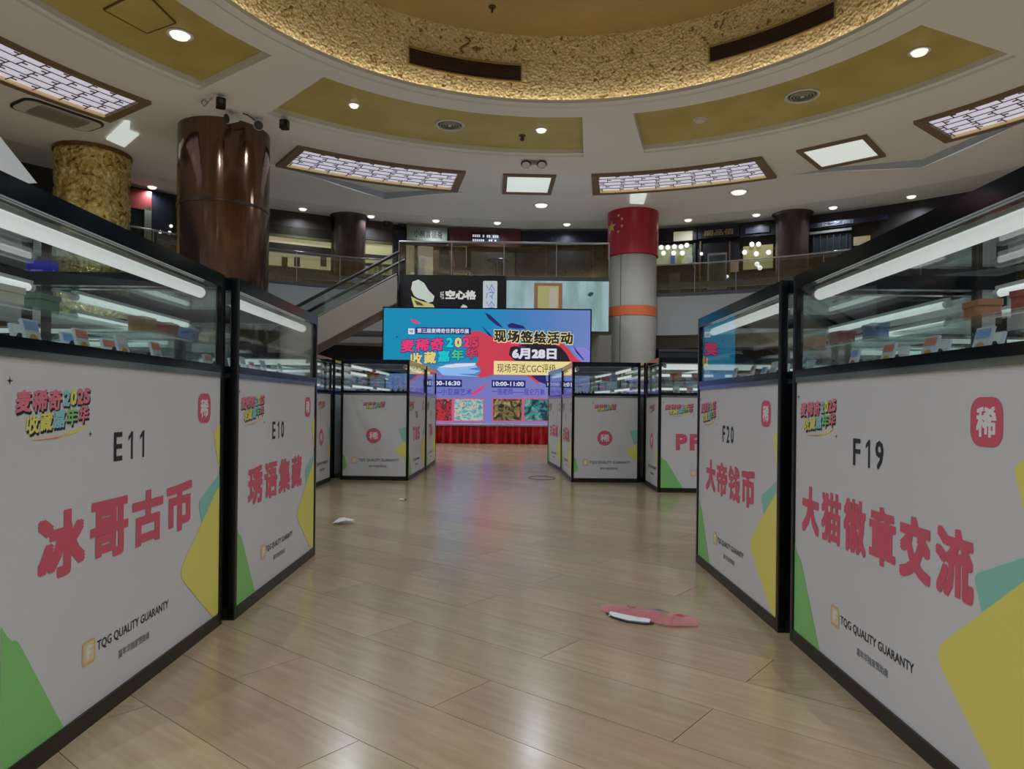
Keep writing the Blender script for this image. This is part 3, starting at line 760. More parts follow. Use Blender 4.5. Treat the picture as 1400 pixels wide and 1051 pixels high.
# escalator, its length lying across the view
YE = 18.55; xt = at_y(542, 380, YE).x; SLP = .55
t = thing('escalator', 'beige sided escalator climbing to the landing behind the left cases', 'escalator', (xt, YE, 0))
LX = 7.4
for y0, y1, nm in ((0, .12, 'truss_side'), (1.0, 1.12, 'truss_side')):
    m = MB(); P = [(0, 4.22), (0, 3.5), (-LX+.5, 3.5-SLP*(LX-.5)-.0), (-LX, 0.0), (-LX-.4, 0.0), (-LX-.4, .2), (-LX, 4.22-SLP*LX)]
    b = MB(); b.prism(P, 0, .12); o = b.obj(nm, M_BEIGE, t); o.rotation_euler = (PI/2, 0, 0); o.location = (0, y1, 0)
for y in (.05, 1.05):
    m = MB(); m.add([(0, y, 4.2), (-LX, y, 4.2-SLP*LX), (-LX, y, 4.8-SLP*LX), (0, y, 4.8), (0, y+.012, 4.2), (-LX, y+.012, 4.2-SLP*LX), (-LX, y+.012, 4.8-SLP*LX), (0, y+.012, 4.8)],
                    [(0,1,2,3),(7,6,5,4),(0,4,5,1),(1,5,6,2),(2,6,7,3),(3,7,4,0)]); m.obj('glass_side', M_GLASS_B, t)
    m = MB(); m.tube([(.06, y, 4.84), (0, y, 4.82), (-LX, y, 4.82-SLP*LX), (-LX-.5, y, 4.75-SLP*LX)], .045, 8); m.obj('handrail', M_RUBBER, t, True)
    m = MB(); m.tube([(0, y, 4.27), (-LX, y, 4.27-SLP*LX)], .02, 8); m.obj('skirt_trim', M_STEEL, t, True)
for k in range(0, 20):
    z = 4.1 - SLP*.36*k; m = MB(); m.box(-.36*(k+1), -.36*k, .13, .99, z-.2, z); m.obj('step', M_FASCIA_D, t)

# ---- shop fronts on the upper gallery wall
def wall_frame(u, v, off=0.0):
    p = at_cyl(u, v, C2, R_WALL-off); a = math.atan2(p.x-C2[0], p.y-C2[1]); return p, a
class Shop:
    def __init__(self, name, label, u, v, cat='shop front'):
        p, a = wall_frame(u, v, .12); self.o = p; self.a = a
        self.t = thing(name, label, cat, p, -a)
    def loc(self, u, v, off):           # into local flat coords of the shop's tangent plane, off = distance in front of it
        r = ray(u, v); nx_, ny_ = math.sin(self.a), math.cos(self.a)
        d = (self.o.x*nx_ + self.o.y*ny_ - off) / (r[0]*nx_ + ny_)
        X, Y, Z = r[0]*d - self.o.x, d - self.o.y, CAMH + r[2]*d - self.o.z
        ca, sa = math.cos(self.a), math.sin(self.a)
        return (X*ca - Y*sa, X*sa + Y*ca, Z)
    def box(self, name, u0, v0, u1, v1, m, off=0.0, th=.08, parent=None):
        a, b = self.loc(u0, v1, off), self.loc(u1, v0, off)
        vm = (a[2]+b[2])/2
        b_ = MB(); b_.box(a[0], b[0], -off-th, -off, min(a[2], b[2]), max(a[2], b[2])); return b_.obj(name, m, parent or self.t)
    def text(self, s, u0, v0, u1, v1, m, off, bold=.02, name='lettering', parent=None):
        a, b = self.loc(u0, v1, off), self.loc(u1, v0, off)
        pr = Print(); pr.text(s, a[0], a[2], b[0], b[2], m, bold); return pr.obj(name, parent or self.t, loc=(0, -off-.004, 0))
    def bulbs(self, pts, off, r=.07):
        for u, v in pts:
            p = self.loc(u, v, off); m = MB(); m.lathe([(.001, r), (r*.7, r*.7), (r, 0), (r*.7, -r*.7), (.001, -r)], 10)
            m.obj('bulb', M_LAMPGLOW, self.t, True, loc=(p[0], -off, p[2]))
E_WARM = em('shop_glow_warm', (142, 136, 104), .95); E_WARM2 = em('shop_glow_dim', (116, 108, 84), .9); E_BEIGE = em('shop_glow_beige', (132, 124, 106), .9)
E_DIM = em('shop_glow_grey', (92, 90, 80), .8); E_LAMPSHOP = em('lamp_shop_glow', (112, 116, 92), .9)
M_DKF = mat('shop_dark_fascia', (62, 52, 50), .5); M_MARO = mat('maroon_fascia', (92, 40, 44), .5); M_BRN = mat('brown_frame', (96, 70, 56), .5)
M_GOLDT = mat('gold_letter', (170, 150, 100), .4, .3); M_SIGNP = mat('sign_pale', (140, 146, 132), .5)

s = Shop('gallery_shop', 'gallery shop with long warm lit window behind the bronze column', 420, 340)
s.box('fascia_board', 355, 292, 452, 318, M_DKF, 0, .15)
w_ = s.box('lit_window', 355, 322, 454, 367, E_WARM, .02, .05); s.box('shelf', 362, 340, 452, 343, M_DKF, .08, .06, w_); s.box('frame_edge', 452, 321, 455, 370, mat('frame_olive', (96, 92, 60), .5), .07, .08)
s.box('frame_edge', 355, 317, 456, 321, mat('frame_olive', (96, 92, 60), .5), .07, .08)
s.box('plinth', 355, 371, 456, 392, mat('plinth_brown', (88, 76, 68), .5), .02, .1)
for u in (385, 402, 438): s.box('ornament', u, 352, u+8, 364, mat('ornament_brown', (90, 76, 50), .5), .08, .05)
def pillar(u, v, r, label):
    p, a = wall_frame(u, v, 0.45); t = thing('gallery_pillar', label, 'pillar', (p.x, p.y, Z2))
    m = MB(); m.lathe([(r, 0), (r, 1.9)], 28); m.obj('shaft', noise_mat('pillar_dark', (56, 44, 44), (78, 62, 60), 2.0, .3), t, True)
    m = MB(); m.lathe([(r, 1.9), (r*1.02, 2.5), (r*1.1, 2.68), (r*1.28, 2.74)], 28); m.obj('flared_top', MATS['pillar_dark'], t, True)
pillar(478, 340, .52, 'dark round pillar with flared top between the left gallery windows')
pillar(1083, 330, .5, 'dark round pillar with flared top right of the lamp shop window')
s = Shop('gallery_shop', 'gallery shop with small warm window left of the pale sign', 522, 345)
s.box('fascia_board', 496, 305, 536, 328, M_DKF, 0, .15); w_ = s.box('lit_window', 497, 333, 536, 374, E_WARM, .02, .05); s.box('shelf', 498, 350, 535, 352, M_DKF, .08, .05, w_); s.box('shelf', 498, 362, 535, 363, M_DKF, .08, .05, w_)
s.box('frame_edge', 494, 328, 537, 332, mat('frame_olive', (96, 92, 60), .5), .07, .06)
for u in (503, 510, 517, 526): s.box('ornament', u, 365, u+5, 374, M_GOLDT, .08, .05)
s.box('door_post', 536, 318, 554, 378, M_NAVY, .1, .2)
s = Shop('sign_board', 'pale green gallery sign board with dark characters', 583, 320, 'sign'); s.box('board', 556, 313, 611, 328, M_SIGNP, .3, .1); s.text('小楠喜德斋', 566, 316, 605, 324, M_DARKP, .4, .02)
s = Shop('gallery_shop', 'gallery shop interior with brown posts under the pale sign', 585, 355)
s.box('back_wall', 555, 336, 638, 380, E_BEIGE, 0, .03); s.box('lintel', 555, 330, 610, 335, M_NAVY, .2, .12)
for u0, u1 in ((566, 571), (592, 600)): s.box('post', u0, 333, u1, 380, M_BRN, .12, .1)
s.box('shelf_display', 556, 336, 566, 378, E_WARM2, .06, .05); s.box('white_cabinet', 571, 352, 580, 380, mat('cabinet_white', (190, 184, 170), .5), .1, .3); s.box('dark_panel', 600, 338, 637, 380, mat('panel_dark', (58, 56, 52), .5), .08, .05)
s = Shop('gallery_shop', 'maroon gallery fascia with white dotted lit sign', 660, 330)
s.box('fascia_board', 613, 316, 712, 336, M_MARO, .15, .12); b_ = s.box('sign_panel', 644, 318, 684, 331, M_NAVY, .28, .05)
a_, c__ = s.loc(646, 330, .34), s.loc(682, 320, .34); pr = Print(); rr_ = random.Random(3)
for row in range(2):
    for col in range(13):
        if rr_.random() < .75 and col != 6:
            x = a_[0] + (c__[0]-a_[0])*col/13; z = a_[2] + (c__[2]-a_[2])*(row*.55); pr.rect(x, z, x+.055, z+.09, em('dot_white', (170, 172, 180)))
pr.obj('dot_lettering', s.t, loc=(0, -.335, 0))
s.box('dark_opening', 644, 340, 704, 380, mat('opening_dark', (70, 66, 58), .5), .05, .03)
s = Shop('gallery_shop', 'dark navy gallery shop front left of the red column', 768, 350)
s.box('fascia_board', 714, 318, 836, 336, mat('navy_fascia', (26, 28, 48), .4), .15, .15); s.text('木之斋', 752, 323, 772, 331, mat('faint_letter', (70, 74, 88), .5), .31, .01)
s.box('glazing', 706, 338, 836, 382, mat('navy_glazing', (18, 20, 30), .6), .05, .05)
for u in (745, 810): s.box('mullion', u, 336, u+2, 382, mat('mullion_grey', (70, 70, 72), .4), .1, .06)
# round table and chair seen on the landing
p = at_y(680, 378, 20.2); t = thing('round_stool', 'dark round topped metal stool on the landing', 'stool', (p.x, 20.2, 4.33))
m = MB(); m.lathe([(.001, .62), (.3, .62), (.32, .64), (.3, .67), (.001, .67)], 24); m.obj('seat', M_NAVY, t, True)
for k in range(4):
    a = k*PI/2+.4; m = MB(); m.tube([(.12*math.cos(a), .12*math.sin(a), .62), (.14*math.cos(a), .14*math.sin(a), .3), (.24*math.cos(a), .24*math.sin(a), 0)], .016, 6); m.obj('leg', M_NAVY, t, True)
p = at_y(630, 378, 20.4); t = thing('lounge_chair', 'maroon padded chair on the landing beside the stool', 'chair', (p.x, 20.4, 4.33))
m = MB(); m.box(-.22, .3, -.25, .25, .36, .44); m.obj('seat', M_NAVY, t)
m = MB(); m.add([(-.22,-.25,.42),(-.14,-.25,.42),(-.26,-.25,.9),(-.34,-.25,.9),(-.22,.25,.42),(-.14,.25,.42),(-.26,.25,.9),(-.34,.25,.9)], [(0,1,2,3),(7,6,5,4),(0,4,5,1),(1,5,6,2),(2,6,7,3),(3,7,4,0)]); m.obj('backrest', M_MARO, t)
for x in (-.18, .26):
    for y in (-.2, .2): m = MB(); m.tube([(x, y, 0), (x, y, .37)], .015, 6); m.obj('leg', M_STEEL, t)
# right side shops
s = Shop('gallery_shop', 'gallery lamp shop with rows of hanging bulbs right of the red column', 930, 345)
s.box('fascia_board', 898, 312, 953, 332, M_NAVY, .1, .15); s.box('white_lightbox', 921, 316, 947, 330, em('lightbox_white', (136, 132, 112), .9), .26, .06)
w_ = s.box('lit_window', 898, 334, 948, 363, E_LAMPSHOP, .02, .05); s.box('frame_edge', 946, 333, 951, 366, mat('frame_green', (44, 66, 54), .5), .08, .08); s.box('lower_panel', 898, 366, 953, 404, M_NAVY, .04, .06)
s.bulbs([(904, 338), (913, 338), (922, 337), (931, 337), (939, 335), (907, 346), (921, 346), (933, 346)], .12, .085)
for u, cn, cc in ((917, 'jar_blue', (90, 100, 160)), (926, 'jar_yellow', (150, 150, 70)), (941, 'jar_white', (170, 170, 150))): s.box('jar', u, 350, u+6, 362, mat(cn, cc, .4), .1, .12)
s.box('grey_cabinet', 915, 374, 930, 404, mat('cab_grey', (80, 76, 70), .5), .12, .1)
s = Shop('gallery_shop', 'dark gallery shop with gold sign characters above its door', 985, 345)
s.box('fascia_board', 955, 306, 1011, 328, M_NAVY, .1, .15); s.text('閣品佰', 963, 312, 1003, 323, M_GOLDT, .26, .03)
s.box('door_opening', 955, 330, 1011, 404, mat('door_dark', (24, 24, 30), .4), .02, .05); s.box('door_frame', 996, 330, 999, 400, M_BRN, .1, .06); s.box('door_frame', 956, 330, 959, 400, M_BRN, .1, .06)
s.box('glowing_panel', 998, 358, 1010, 372, em('panel_orange', (104, 84, 66), .8), .06, .05); s.bulbs([(959, 347), (994, 378)], .16, .06)
s = Shop('picture_board', 'tall glass picture board standing in front of the gold sign shop', 981, 370, 'picture board')
s.box('frame', 967, 345, 994, 396, M_STEEL, .5, .04); s.box('picture', 969, 348, 992, 394, noise_mat('misty_green', (70, 84, 80), (40, 50, 48), 2.5, .2), .55, .02)
s = Shop('gallery_shop', 'gallery lamp shop window with yellow hanging lights beside the right pillar', 1037, 345)
s.box('fascia_board', 1013, 306, 1062, 326, M_NAVY, .1, .15); s.box('fascia_panel', 1019, 309, 1052, 320, mat('panel_slate', (58, 58, 70), .4), .27, .03)
w_ = s.box('lit_window', 1016, 334, 1057, 369, em('window_yellow', (112, 108, 72), .9), .02, .05); s.box('lower_panel', 1013, 372, 1062, 402, M_NAVY, .04, .06)
s.bulbs([(1028, 334), (1037, 334), (1018, 345), (1034, 347), (1051, 345), (1035, 361), (1039, 366)], .12, .085)
s.box('door_strip', 1061, 322, 1069, 348, mat('strip_tan', (120, 112, 100), .5), .1, .05)
s = Shop('gallery_shop', 'dark gallery shop with silver sign characters at the far right', 1145, 330)
s.box('fascia_board', 1108, 294, 1215, 314, mat('fascia_violet', (40, 34, 56), .5), .1, .15); s.text('玉之阁', 1117, 299, 1167, 311, mat('silver_letter', (120, 124, 132), .4, .3), .26, .03)
w_ = s.box('slatted_window', 1110, 318, 1165, 350, mat('window_slate', (40, 52, 60), .2), .04, .05)
for k in range(6): s.box('glazing_bar', 1112 + 9*k, 320, 1113.5 + 9*k, 350, mat('mullion_grey', (70, 70, 72), .4), .1, .03)
s.box('window_lintel', 1108, 315, 1165, 318, mat('lintel_grey', (120, 120, 120), .5), .08, .1); s.box('lit_window', 1167, 322, 1190, 336, E_WARM2, .04, .05)
s = Shop('gallery_shop', 'dark gallery shop with red fascia between the gold and bronze columns', 210, 290)
s.box('fascia_board', 170, 263, 206, 283, mat('fascia_red', (150, 50, 46), .5), .1, .1); s.box('door_post', 196, 284, 206, 330, M_SIGNP, .1, .1); s.box('window_glass', 176, 286, 194, 330, mat('window_teal', (40, 62, 70), .2), .05, .05)
s.box('dark_glazing', 207, 268, 236, 330, M_NAVY, .03, .05); s.bulbs([(219, 317), (234, 309), (232, 318)], .15, .05)
# ground floor lit fronts under the slab
def lowbox(nm, lb, u0, v0, u1, v1, y, m, cat):
    a, b = at_y(u0, v1, y), at_y(u1, v0, y); t = thing(nm, lb, cat, (a.x, y, a.z)); q = MB(); q.box(0, b.x-a.x, 0, .1, 0, b.z-a.z); q.obj('panel', m, t)
    q = MB(); q.box(0, b.x-a.x, -.03, 0, b.z-a.z-.08, b.z-a.z); q.obj('head_trim', M_DARKP, t)
lowbox('lower_shop', 'grey lower shop panel between the screen and the red column', 800, 452, 836, 560, 21.0, mat('low_grey', (112, 108, 100), .5), 'panel')
lowbox('lower_shop', 'dark lower shop panel right of the red column', 900, 478, 1000, 560, 22.0, M_NAVY, 'panel')
lowbox('bulkhead', 'grey bulkhead beam under the escalator', 440, 455, 548, 468, 21.0, mat('low_beam', (104, 100, 94), .5), 'beam')

# =================================================================== DISPLAY CASES
CH, DEP = 1.315, .75
ZP0, ZP1, ZG0, ZG1 = .045, .93, .975, 1.266
PWD = .028
def logo_print(w, h):
    p = Print(); X = lambda a: a*w; Z = lambda b: b*h
    for s, a0, a1, b0, b1, m in (('麦', 0, .185, .47, .90, M_PINK), ('稀', .20, .385, .49, .92, M_PINK), ('奇', .40, .575, .51, .94, M_PINK)):
        r = .05
        p.text(s, X(a0)+.004, Z(b0)-.006, X(a1)+.004, Z(b1)-.006, M_DARKP, .045, 1, .1, r); p.text(s, X(a0), Z(b0), X(a1), Z(b1), M_PINK, .036, 3, .1, r)
    for s, a0, m in (('2', .60, M_CYAN), ('0', .70, M_YEL), ('2', .80, M_PINK), ('5', .90, M_PINK)):
        b0 = .60 + (a0-.6)*.2
        p.text(s, X(a0)+.004, Z(b0)-.005, X(a0+.095)+.004, Z(b0+.34)-.005, M_DARKP, .06, 1, .12); p.text(s, X(a0), Z(b0), X(a0+.095), Z(b0+.34), m, .045, 3, .12)
    for k, (s, m) in enumerate((('收', M_YEL), ('藏', M_YEL), ('嘉', M_CYAN), ('年', M_GRN), ('华', M_PINK))):
        a0 = .12 + k*.175; b0 = .05 + .05*k*.9
        p.text(s, X(a0)+.004, Z(b0)-.006, X(a0+.16)+.004, Z(b0+.38)-.006, M_DARKP, .04, 1, .1, .05); p.text(s, X(a0), Z(b0), X(a0+.16), Z(b0+.38), m, .03, 3, .1, .05)
    p.poly([(X(.14), Z(-.06)), (X(.55), Z(-.02)), (X(.9), Z(.16)), (X(1.0), Z(.22)), (X(.8), Z(.03)), (X(.5), Z(-.08))], M_YEL, 1)
    p.poly([(X(.18), Z(-.075)), (X(.55), Z(-.03)), (X(.72), Z(.04)), (X(.52), Z(-.07))], M_PINK, 2)
    p.poly(sparkle(X(-.06), Z(1.08), .011), M_DARKP, 1); p.poly(sparkle(X(1.02), Z(-.02), .009), M_DARKP, 1)
    return p.mesh('event_logo')
def seal_print(s):
    p = Print(); p.rrect(-s, -s, s, s, s*.62, M_RED, 1); p.text('稀', -s*.62, -s*.62, s*.62, s*.62, M_WHITEP, .03, 2); return p.mesh('seal_emblem')
def round_seal(s):
    p = Print(); p.poly(ngon(0, 0, s, 36), M_RED, 1); p.text('稀', -s*.58, -s*.5, s*.58, s*.5, M_WHITEP, .02, 2); return p.mesh('round_seal')
def sponsor_print(w):
    p = Print(); i = .058*w/.46
    p.rrect(0, 0, i, i*1.1, i*.2, M_GOLDP, 1); p.rrect(i*.12, i*.14, i*.88, i*.98, i*.12, mat('print_gold_light', (232, 214, 178), .5), 2)
    p.poly([(i*.35, i*.25), (i*.35, i*.85), (i*.7, i*.85), (i*.7, i*.72), (i*.5, i*.72), (i*.5, i*.6), (i*.66, i*.6), (i*.66, i*.47), (i*.5, i*.47), (i*.5, i*.25)], M_WHITEP, 3)
    icon = p.mesh('sponsor_icon'); p = Print()
    p.text('TQG QUALITY GUARANTY', i*1.15, i*.3, w, i*.82, M_DARKP, .012, 1)
    main = p.mesh('sponsor_lettering'); p = Print()
    p.text('嘉年华独家赞助商', w*.37, -i*.62, w*.74, -i*.22, M_GREY_P, .012, 1)
    return icon, main, p.mesh('sponsor_subline')
def corner_print(w):
    B = (.0, .0, w, ZP1-ZP0); out = []
    def sh(P, r, m, ly):
        q = clip_rect(round_poly(P, r), *B)
        if len(q) > 2: p = Print(); p.poly(q, m, ly); out.append(p.mesh('corner_shape'))
    sh([(-.2, -.3), (-.2, .6), (.03, .27), (.05, .27), (.28, -.1)], .03, M_GRN, 1)
    o = w - 1.14
    sh([(.96+o, .44), (1.4+o, .64), (1.4+o, .1), (1.0+o, .34)], .02, M_TEAL, 2)
    sh([(.81+o, .225), (1.16+o, .50), (1.5+o, .3), (1.12+o, -.02)], .06, M_YEL, 3)
    sh([(1.08+o, .685), (1.3+o, .78), (1.3+o, .5), (1.13+o, .55)], .02, M_YEL, 1)
    return out
def corner_print_end(w):
    out = []; B = (.0, .0, w, ZP1-ZP0)
    for P, r, m, ly in (([(-.1, .05), (-.1, .3), (.02, .22), (.05, .1), (.02, .06)], .03, M_GRN, 1), ([(w-.09, .52), (w+.2, .58), (w+.2, .3), (w-.03, .36)], .015, M_TEAL, 2), ([(w-.13, .28), (w+.08, .46), (w+.25, .3), (w+.05, .16)], .04, M_YEL, 3)):
        q = clip_rect(round_poly(P, r), *B)
        if len(q) > 2: p = Print(); p.poly(q, m, ly); out.append(p.mesh('corner_shape'))
    return out
ME_LOGO = logo_print(.275, .115); ME_SEAL = seal_print(.055); ME_SPON = sponsor_print(.46); ME_LOGO_E = logo_print(.24, .085); ME_RSEAL = round_seal(.083); ME_SPON_E = sponsor_print(.52)
END_W = DEP - 2*PWD
ME_CORNER_E = corner_print_end(END_W)
_corner = {}

def tube_light(parent, x0, x1, y, z, r=.017):
    m = MB(); m.tube([(x0, y, z), (x1, y, z)], r, 10); t = m.obj('light_tube', M_TUBE, parent, True)
    for a, b in ((x0-.012, x0+.012), (x1-.012, x1+.012)): c = MB(); c.tube([(a, y, z), (b, y, z)], r*1.06, 10); c.obj('end_cap', M_CAP, t, True)
    h = MB(); h.box(x0, x1, y-.012, y+.012, z+r*.9, z+r*.9+.012); h.obj('tube_holder', M_CAP, t)

def poster(parent, w, mtx, kind, title=None, number=None, tw=None, detail=True, tc=.515):
    m = MB(); m.box(0, w, .001, .008, 0, ZP1-ZP0)
    P = m.obj('poster' if detail or kind == 'long' else 'side_panel', M_POSTER if detail or kind == 'long' else M_BLACK, parent); P.matrix_local = mtx
    if not detail: return P
    if kind == 'long':
        k = w/1.144
        if round(w, 3) not in _corner: _corner[round(w, 3)] = corner_print(w)
        [link('corner_shape', q, P) for q in _corner[round(w, 3)]]
        o = link('event_logo', ME_LOGO, P, loc=(.035*k, 0, .71)); o.scale = (k, 1, 1)
        o = link('seal_emblem', ME_SEAL, P, loc=(1.005*k, 0, .77)); o.scale = (.95, 1, .95)
        for nm, q in zip(('sponsor_icon', 'sponsor_lettering', 'sponsor_subline'), ME_SPON): o = link(nm, q, P, loc=(.29*k, 0, .115)); o.scale = (k, 1, 1)
        pr = Print()
        for i, ch in enumerate(number):
            a = .425*k + .064*k*i; wd = .026 if ch == '1' else .043
            x = a + (.043-wd)*k/2
            if ch == '1': pr.poly([(x+.016*k, .628), (x+.026*k, .628), (x+.026*k, .707), (x+.018*k, .707), (x+.002*k, .692), (x+.002*k, .681), (x+.016*k, .692)], M_DARKP)
            else: pr.text(ch, x, .628, a + (.043+wd)*k/2, .707, M_DARKP, .016)
        if number: pr.obj('stand_number', P)
        tw = tw or .8
        pr = Print(); c = tc*k; n = len(title); g = tw*k/n
        for i, ch in enumerate(title):
            x = c - tw*k/2 + g*i; wid = g*.9 if ch.isascii() else g*.94
            pr.text(ch, x+.01, .368, x+wid, .528, M_RED, .05 if ch.isascii() else (.046 if ch in '冰古币大交' else (.03 if ch in '徽藏猫钱' else .037)), 4)
        pr.obj('title_lettering', P)
    else:
        [link('corner_shape', q, P) for q in ME_CORNER_E]
        link('event_logo', ME_LOGO_E, P, loc=(w/2-.13, 0, .73)); link('round_seal', ME_RSEAL, P, loc=(w/2-.01, 0, .44)); [link(nm, q, P, loc=(w/2-.25, 0, .135)) for nm, q in zip(('sponsor_icon', 'sponsor_lettering', 'sponsor_subline'), ME_SPON_E)]
    return P

def case(label, x, y, rz, L=1.2, title=None, number=None, tw=None, ends='', front=True, group=None, tubes=True, tc=.515, pad=0.0):
    """local x runs along the front face, y into the case; (x, y) is the front-left floor corner"""
    t = thing('display_case', label, 'display case', (x, y, 0), rz, group)
    p = PWD
    for a, b in ((0, 0), (L-p, 0), (0, DEP-p), (L-p, DEP-p)):
        m = MB(); m.cbox(a, a+p, b, b+p, 0, CH, .004); m.obj('post', M_BLACK, t)
    def ring(z0, z1, inset, wd, name, mm):
        m = MB(); i = inset
        m.box(p, L-p, i, i+wd, z0, z1); m.box(p, L-p, DEP-i-wd, DEP-i, z0, z1); m.box(i, i+wd, p, DEP-p, z0, z1); m.box(L-i-wd, L-i, p, DEP-p, z0, z1); m.obj(name, mm, t)
    ring(0, ZP0, .0, .03, 'base_rail', M_BASE); ring(ZP1, ZP1+.018, .002, .03, 'lower_trim', M_TRIM); ring(ZP1+.018, ZG0, .0, .045, 'middle_rail', M_RAIL); ring(ZG1, CH, .0, .04, 'top_rail', M_RAIL)
    m = MB(); m.box(p, L-p, p, DEP-p, ZP1, ZP1+.012); m.obj('deck', M_DECK, t)
    for nm, b in (('f', (p, L-p, .010, .016)), ('b', (p, L-p, DEP-.016, DEP-.010))):
        m = MB(); m.box(*b, ZG0, ZG1); m.obj('glass_pane', M_GLASS, t)
    for b in ((.010, .016, p, DEP-p), (L-.016, L-.010, p, DEP-p)): m = MB(); m.box(*b, ZG0, ZG1); m.obj('glass_pane', M_GLASS, t)
    m = MB(); m.box(p, L-p, .045, DEP-.045, CH-.012, CH-.004); m.obj('glass_top', M_GLASS, t)
    m = MB(); m.box(p, L-p, DEP-.012, DEP-.004, ZP0, ZP1); m.obj('back_panel', M_DECK, t)
    w = L - 2*p - pad
    I = Matrix.Translation((p+pad, .006, ZP0))
    if pad: m = MB(); m.box(p, p+pad, .007, .014, ZP0, ZP1); m.obj('filler_strip', M_POSTER, t)
    poster(t, w, I, 'long', title, number, tw, front, tc)
    EL = Matrix.Translation((.006, DEP-p, ZP0)) @ Matrix.Rotation(-PI/2, 4, 'Z')
    ER = Matrix.Translation((L-.006, p, ZP0)) @ Matrix.Rotation(PI/2, 4, 'Z')
    poster(t, END_W, EL, 'end', detail='l' in ends); poster(t, END_W, ER, 'end', detail='r' in ends)
    if tubes:
        tube_light(t, .07, L-.07, .062, ZG1-.028, .019); tube_light(t, .09, L-.09, DEP-.075, ZG1-.02, .014); tube_light(t, .09, L-.09, DEP-.07, ZG1-.095, .014); tube_light(t, .09, L-.09, DEP-.09, ZG0+.05, .013)
        m = MB(); m.box(p+.004, L-p-.004, .34, DEP-.1, 1.105, 1.113); m.obj('glass_shelf', M_GLASS, t)
    return t

def near(a, b, face):    # floor pixels of a case's two visible bottom corners -> place
    A, B = at_z(*a, 0), at_z(*b, 0); return A, B
RL, RR = PI/2, -PI/2
# left aisle row (faces right), right aisle row (faces left)
A, B = at_z(50, 1051, 0), at_z(304, 852, 0); ang = math.atan2(B.y-A.y, B.x-A.x); L11 = 1.27
cE11 = case('display case E11 with red title, nearest on the left', B.x-math.cos(ang)*L11, B.y-math.sin(ang)*L11, ang, L11, '冰哥古币', 'E11', .82, group='left aisle display cases', pad=.07)
A, B = at_z(320, 848, 0), at_z(431, 758, 0); ang = math.atan2(B.y-A.y, B.x-A.x)
cE10 = case('display case E10 with red title, second on the left', A.x, A.y, ang, 1.185, '琇语集藏', 'E10', .80, group='left aisle display cases')
A, B = at_z(1079, 874, 0), at_z(1277, 1051, 0); ang = math.atan2(B.y-A.y, B.x-A.x)
cF19 = case('display case F19 with six red characters, nearest on the right', A.x, A.y, ang, 1.24, '大猫徽章交流', 'F19', .93, group='right aisle display cases')
B = at_z(1069, 865, 0); ang = math.radians(-90.2)      # square to the aisle, so its glass mirrors the screen's left edge
cF20 = case('display case F20 with red title, second on the right', B.x-math.cos(ang)*1.19-.016, B.y-math.sin(ang)*1.19, ang, 1.19, '大帝钱币', 'F20', .76, group='right aisle display cases')
# far left block
A = at_z(558, 657, 0)
cT05 = case('far left case with round red seal on its white end and T05 on its side', A.x, A.y, math.radians(88.2), 1.2, 'T05', 'T05', .5, ends='l', group='far left display cases')
cT16 = case('farthest left case T16 behind the T05 case', A.x+.045, A.y+1.23, math.radians(90.5), 1.2, 'T16', 'T16', .5, ends='', group='far left display cases')
cQ = case('far left case half hidden behind E10 with its seal end turned right', -3.13, 6.78, math.radians(0.5), 1.2, None, None, ends='r', front=False, group='far left display cases')
# far right block
A = at_z(781, 659, 0)
cR1 = case('far right case with round red seal on its white end facing the aisle', A.x-.03, A.y+1.2, math.radians(-88.6), 1.2, '古玩城', '11', .75, ends='r', group='far right display cases')
cR2 = case('farthest right case behind the seal end case near the red stage', A.x-.14, A.y+2.43, math.radians(-84.8), 1.2, '古玩城', '1', .75, ends='', group='far right display cases')
A = at_z(899, 673, 0)
cPF = case('far right case facing the viewer with large red letters PF', A.x, A.y, math.radians(-1.0), 1.2, 'PF', '', .27, ends='l', group='far right display cases', tc=.27)
# rows inside the stands, seen through the glass
for i, (x, y) in enumerate(((-3.6, 2.62), (-3.6, 3.86))): case(('white backed case in the rear row behind E11', 'white backed case in the rear row behind E10')[i], x, y, RR, 1.2, front=False, group='rear stand cases left')
case('cross case closing the stand behind E10', -1.95, 4.85, PI, 1.2, front=False, group='rear stand cases left')
for i, (x, y) in enumerate(((3.6, 1.38), (3.6, 2.62))): case(('white backed case in the rear row behind F19', 'white backed case in the rear row behind F20')[i], x, y, RL, 1.2, front=False, group='rear stand cases right')
case('cross case closing the stand behind F20', 3.15, 4.85, PI, 1.2, front=False, group='rear stand cases right')
case('plain end case right of the PF case', 2.66, 6.8, 0, 1.2, front=False, group='far right display cases'); case('outermost plain case in the far right row', 3.9, 6.78, 0, 1.2, front=False, group='far right display cases')
case('plain end case left of the half hidden seal case', -4.37, 6.78, 0, 1.2, front=False, group='far left display cases')
case('back case of the far left block beside the T05 case', -2.72, 9.0, RR, 1.2, front=False, group='far left display cases')
case('back case of the far right block beside the red seal case', 2.2, 7.72, RL, 1.2, front=False, group='far right display cases')

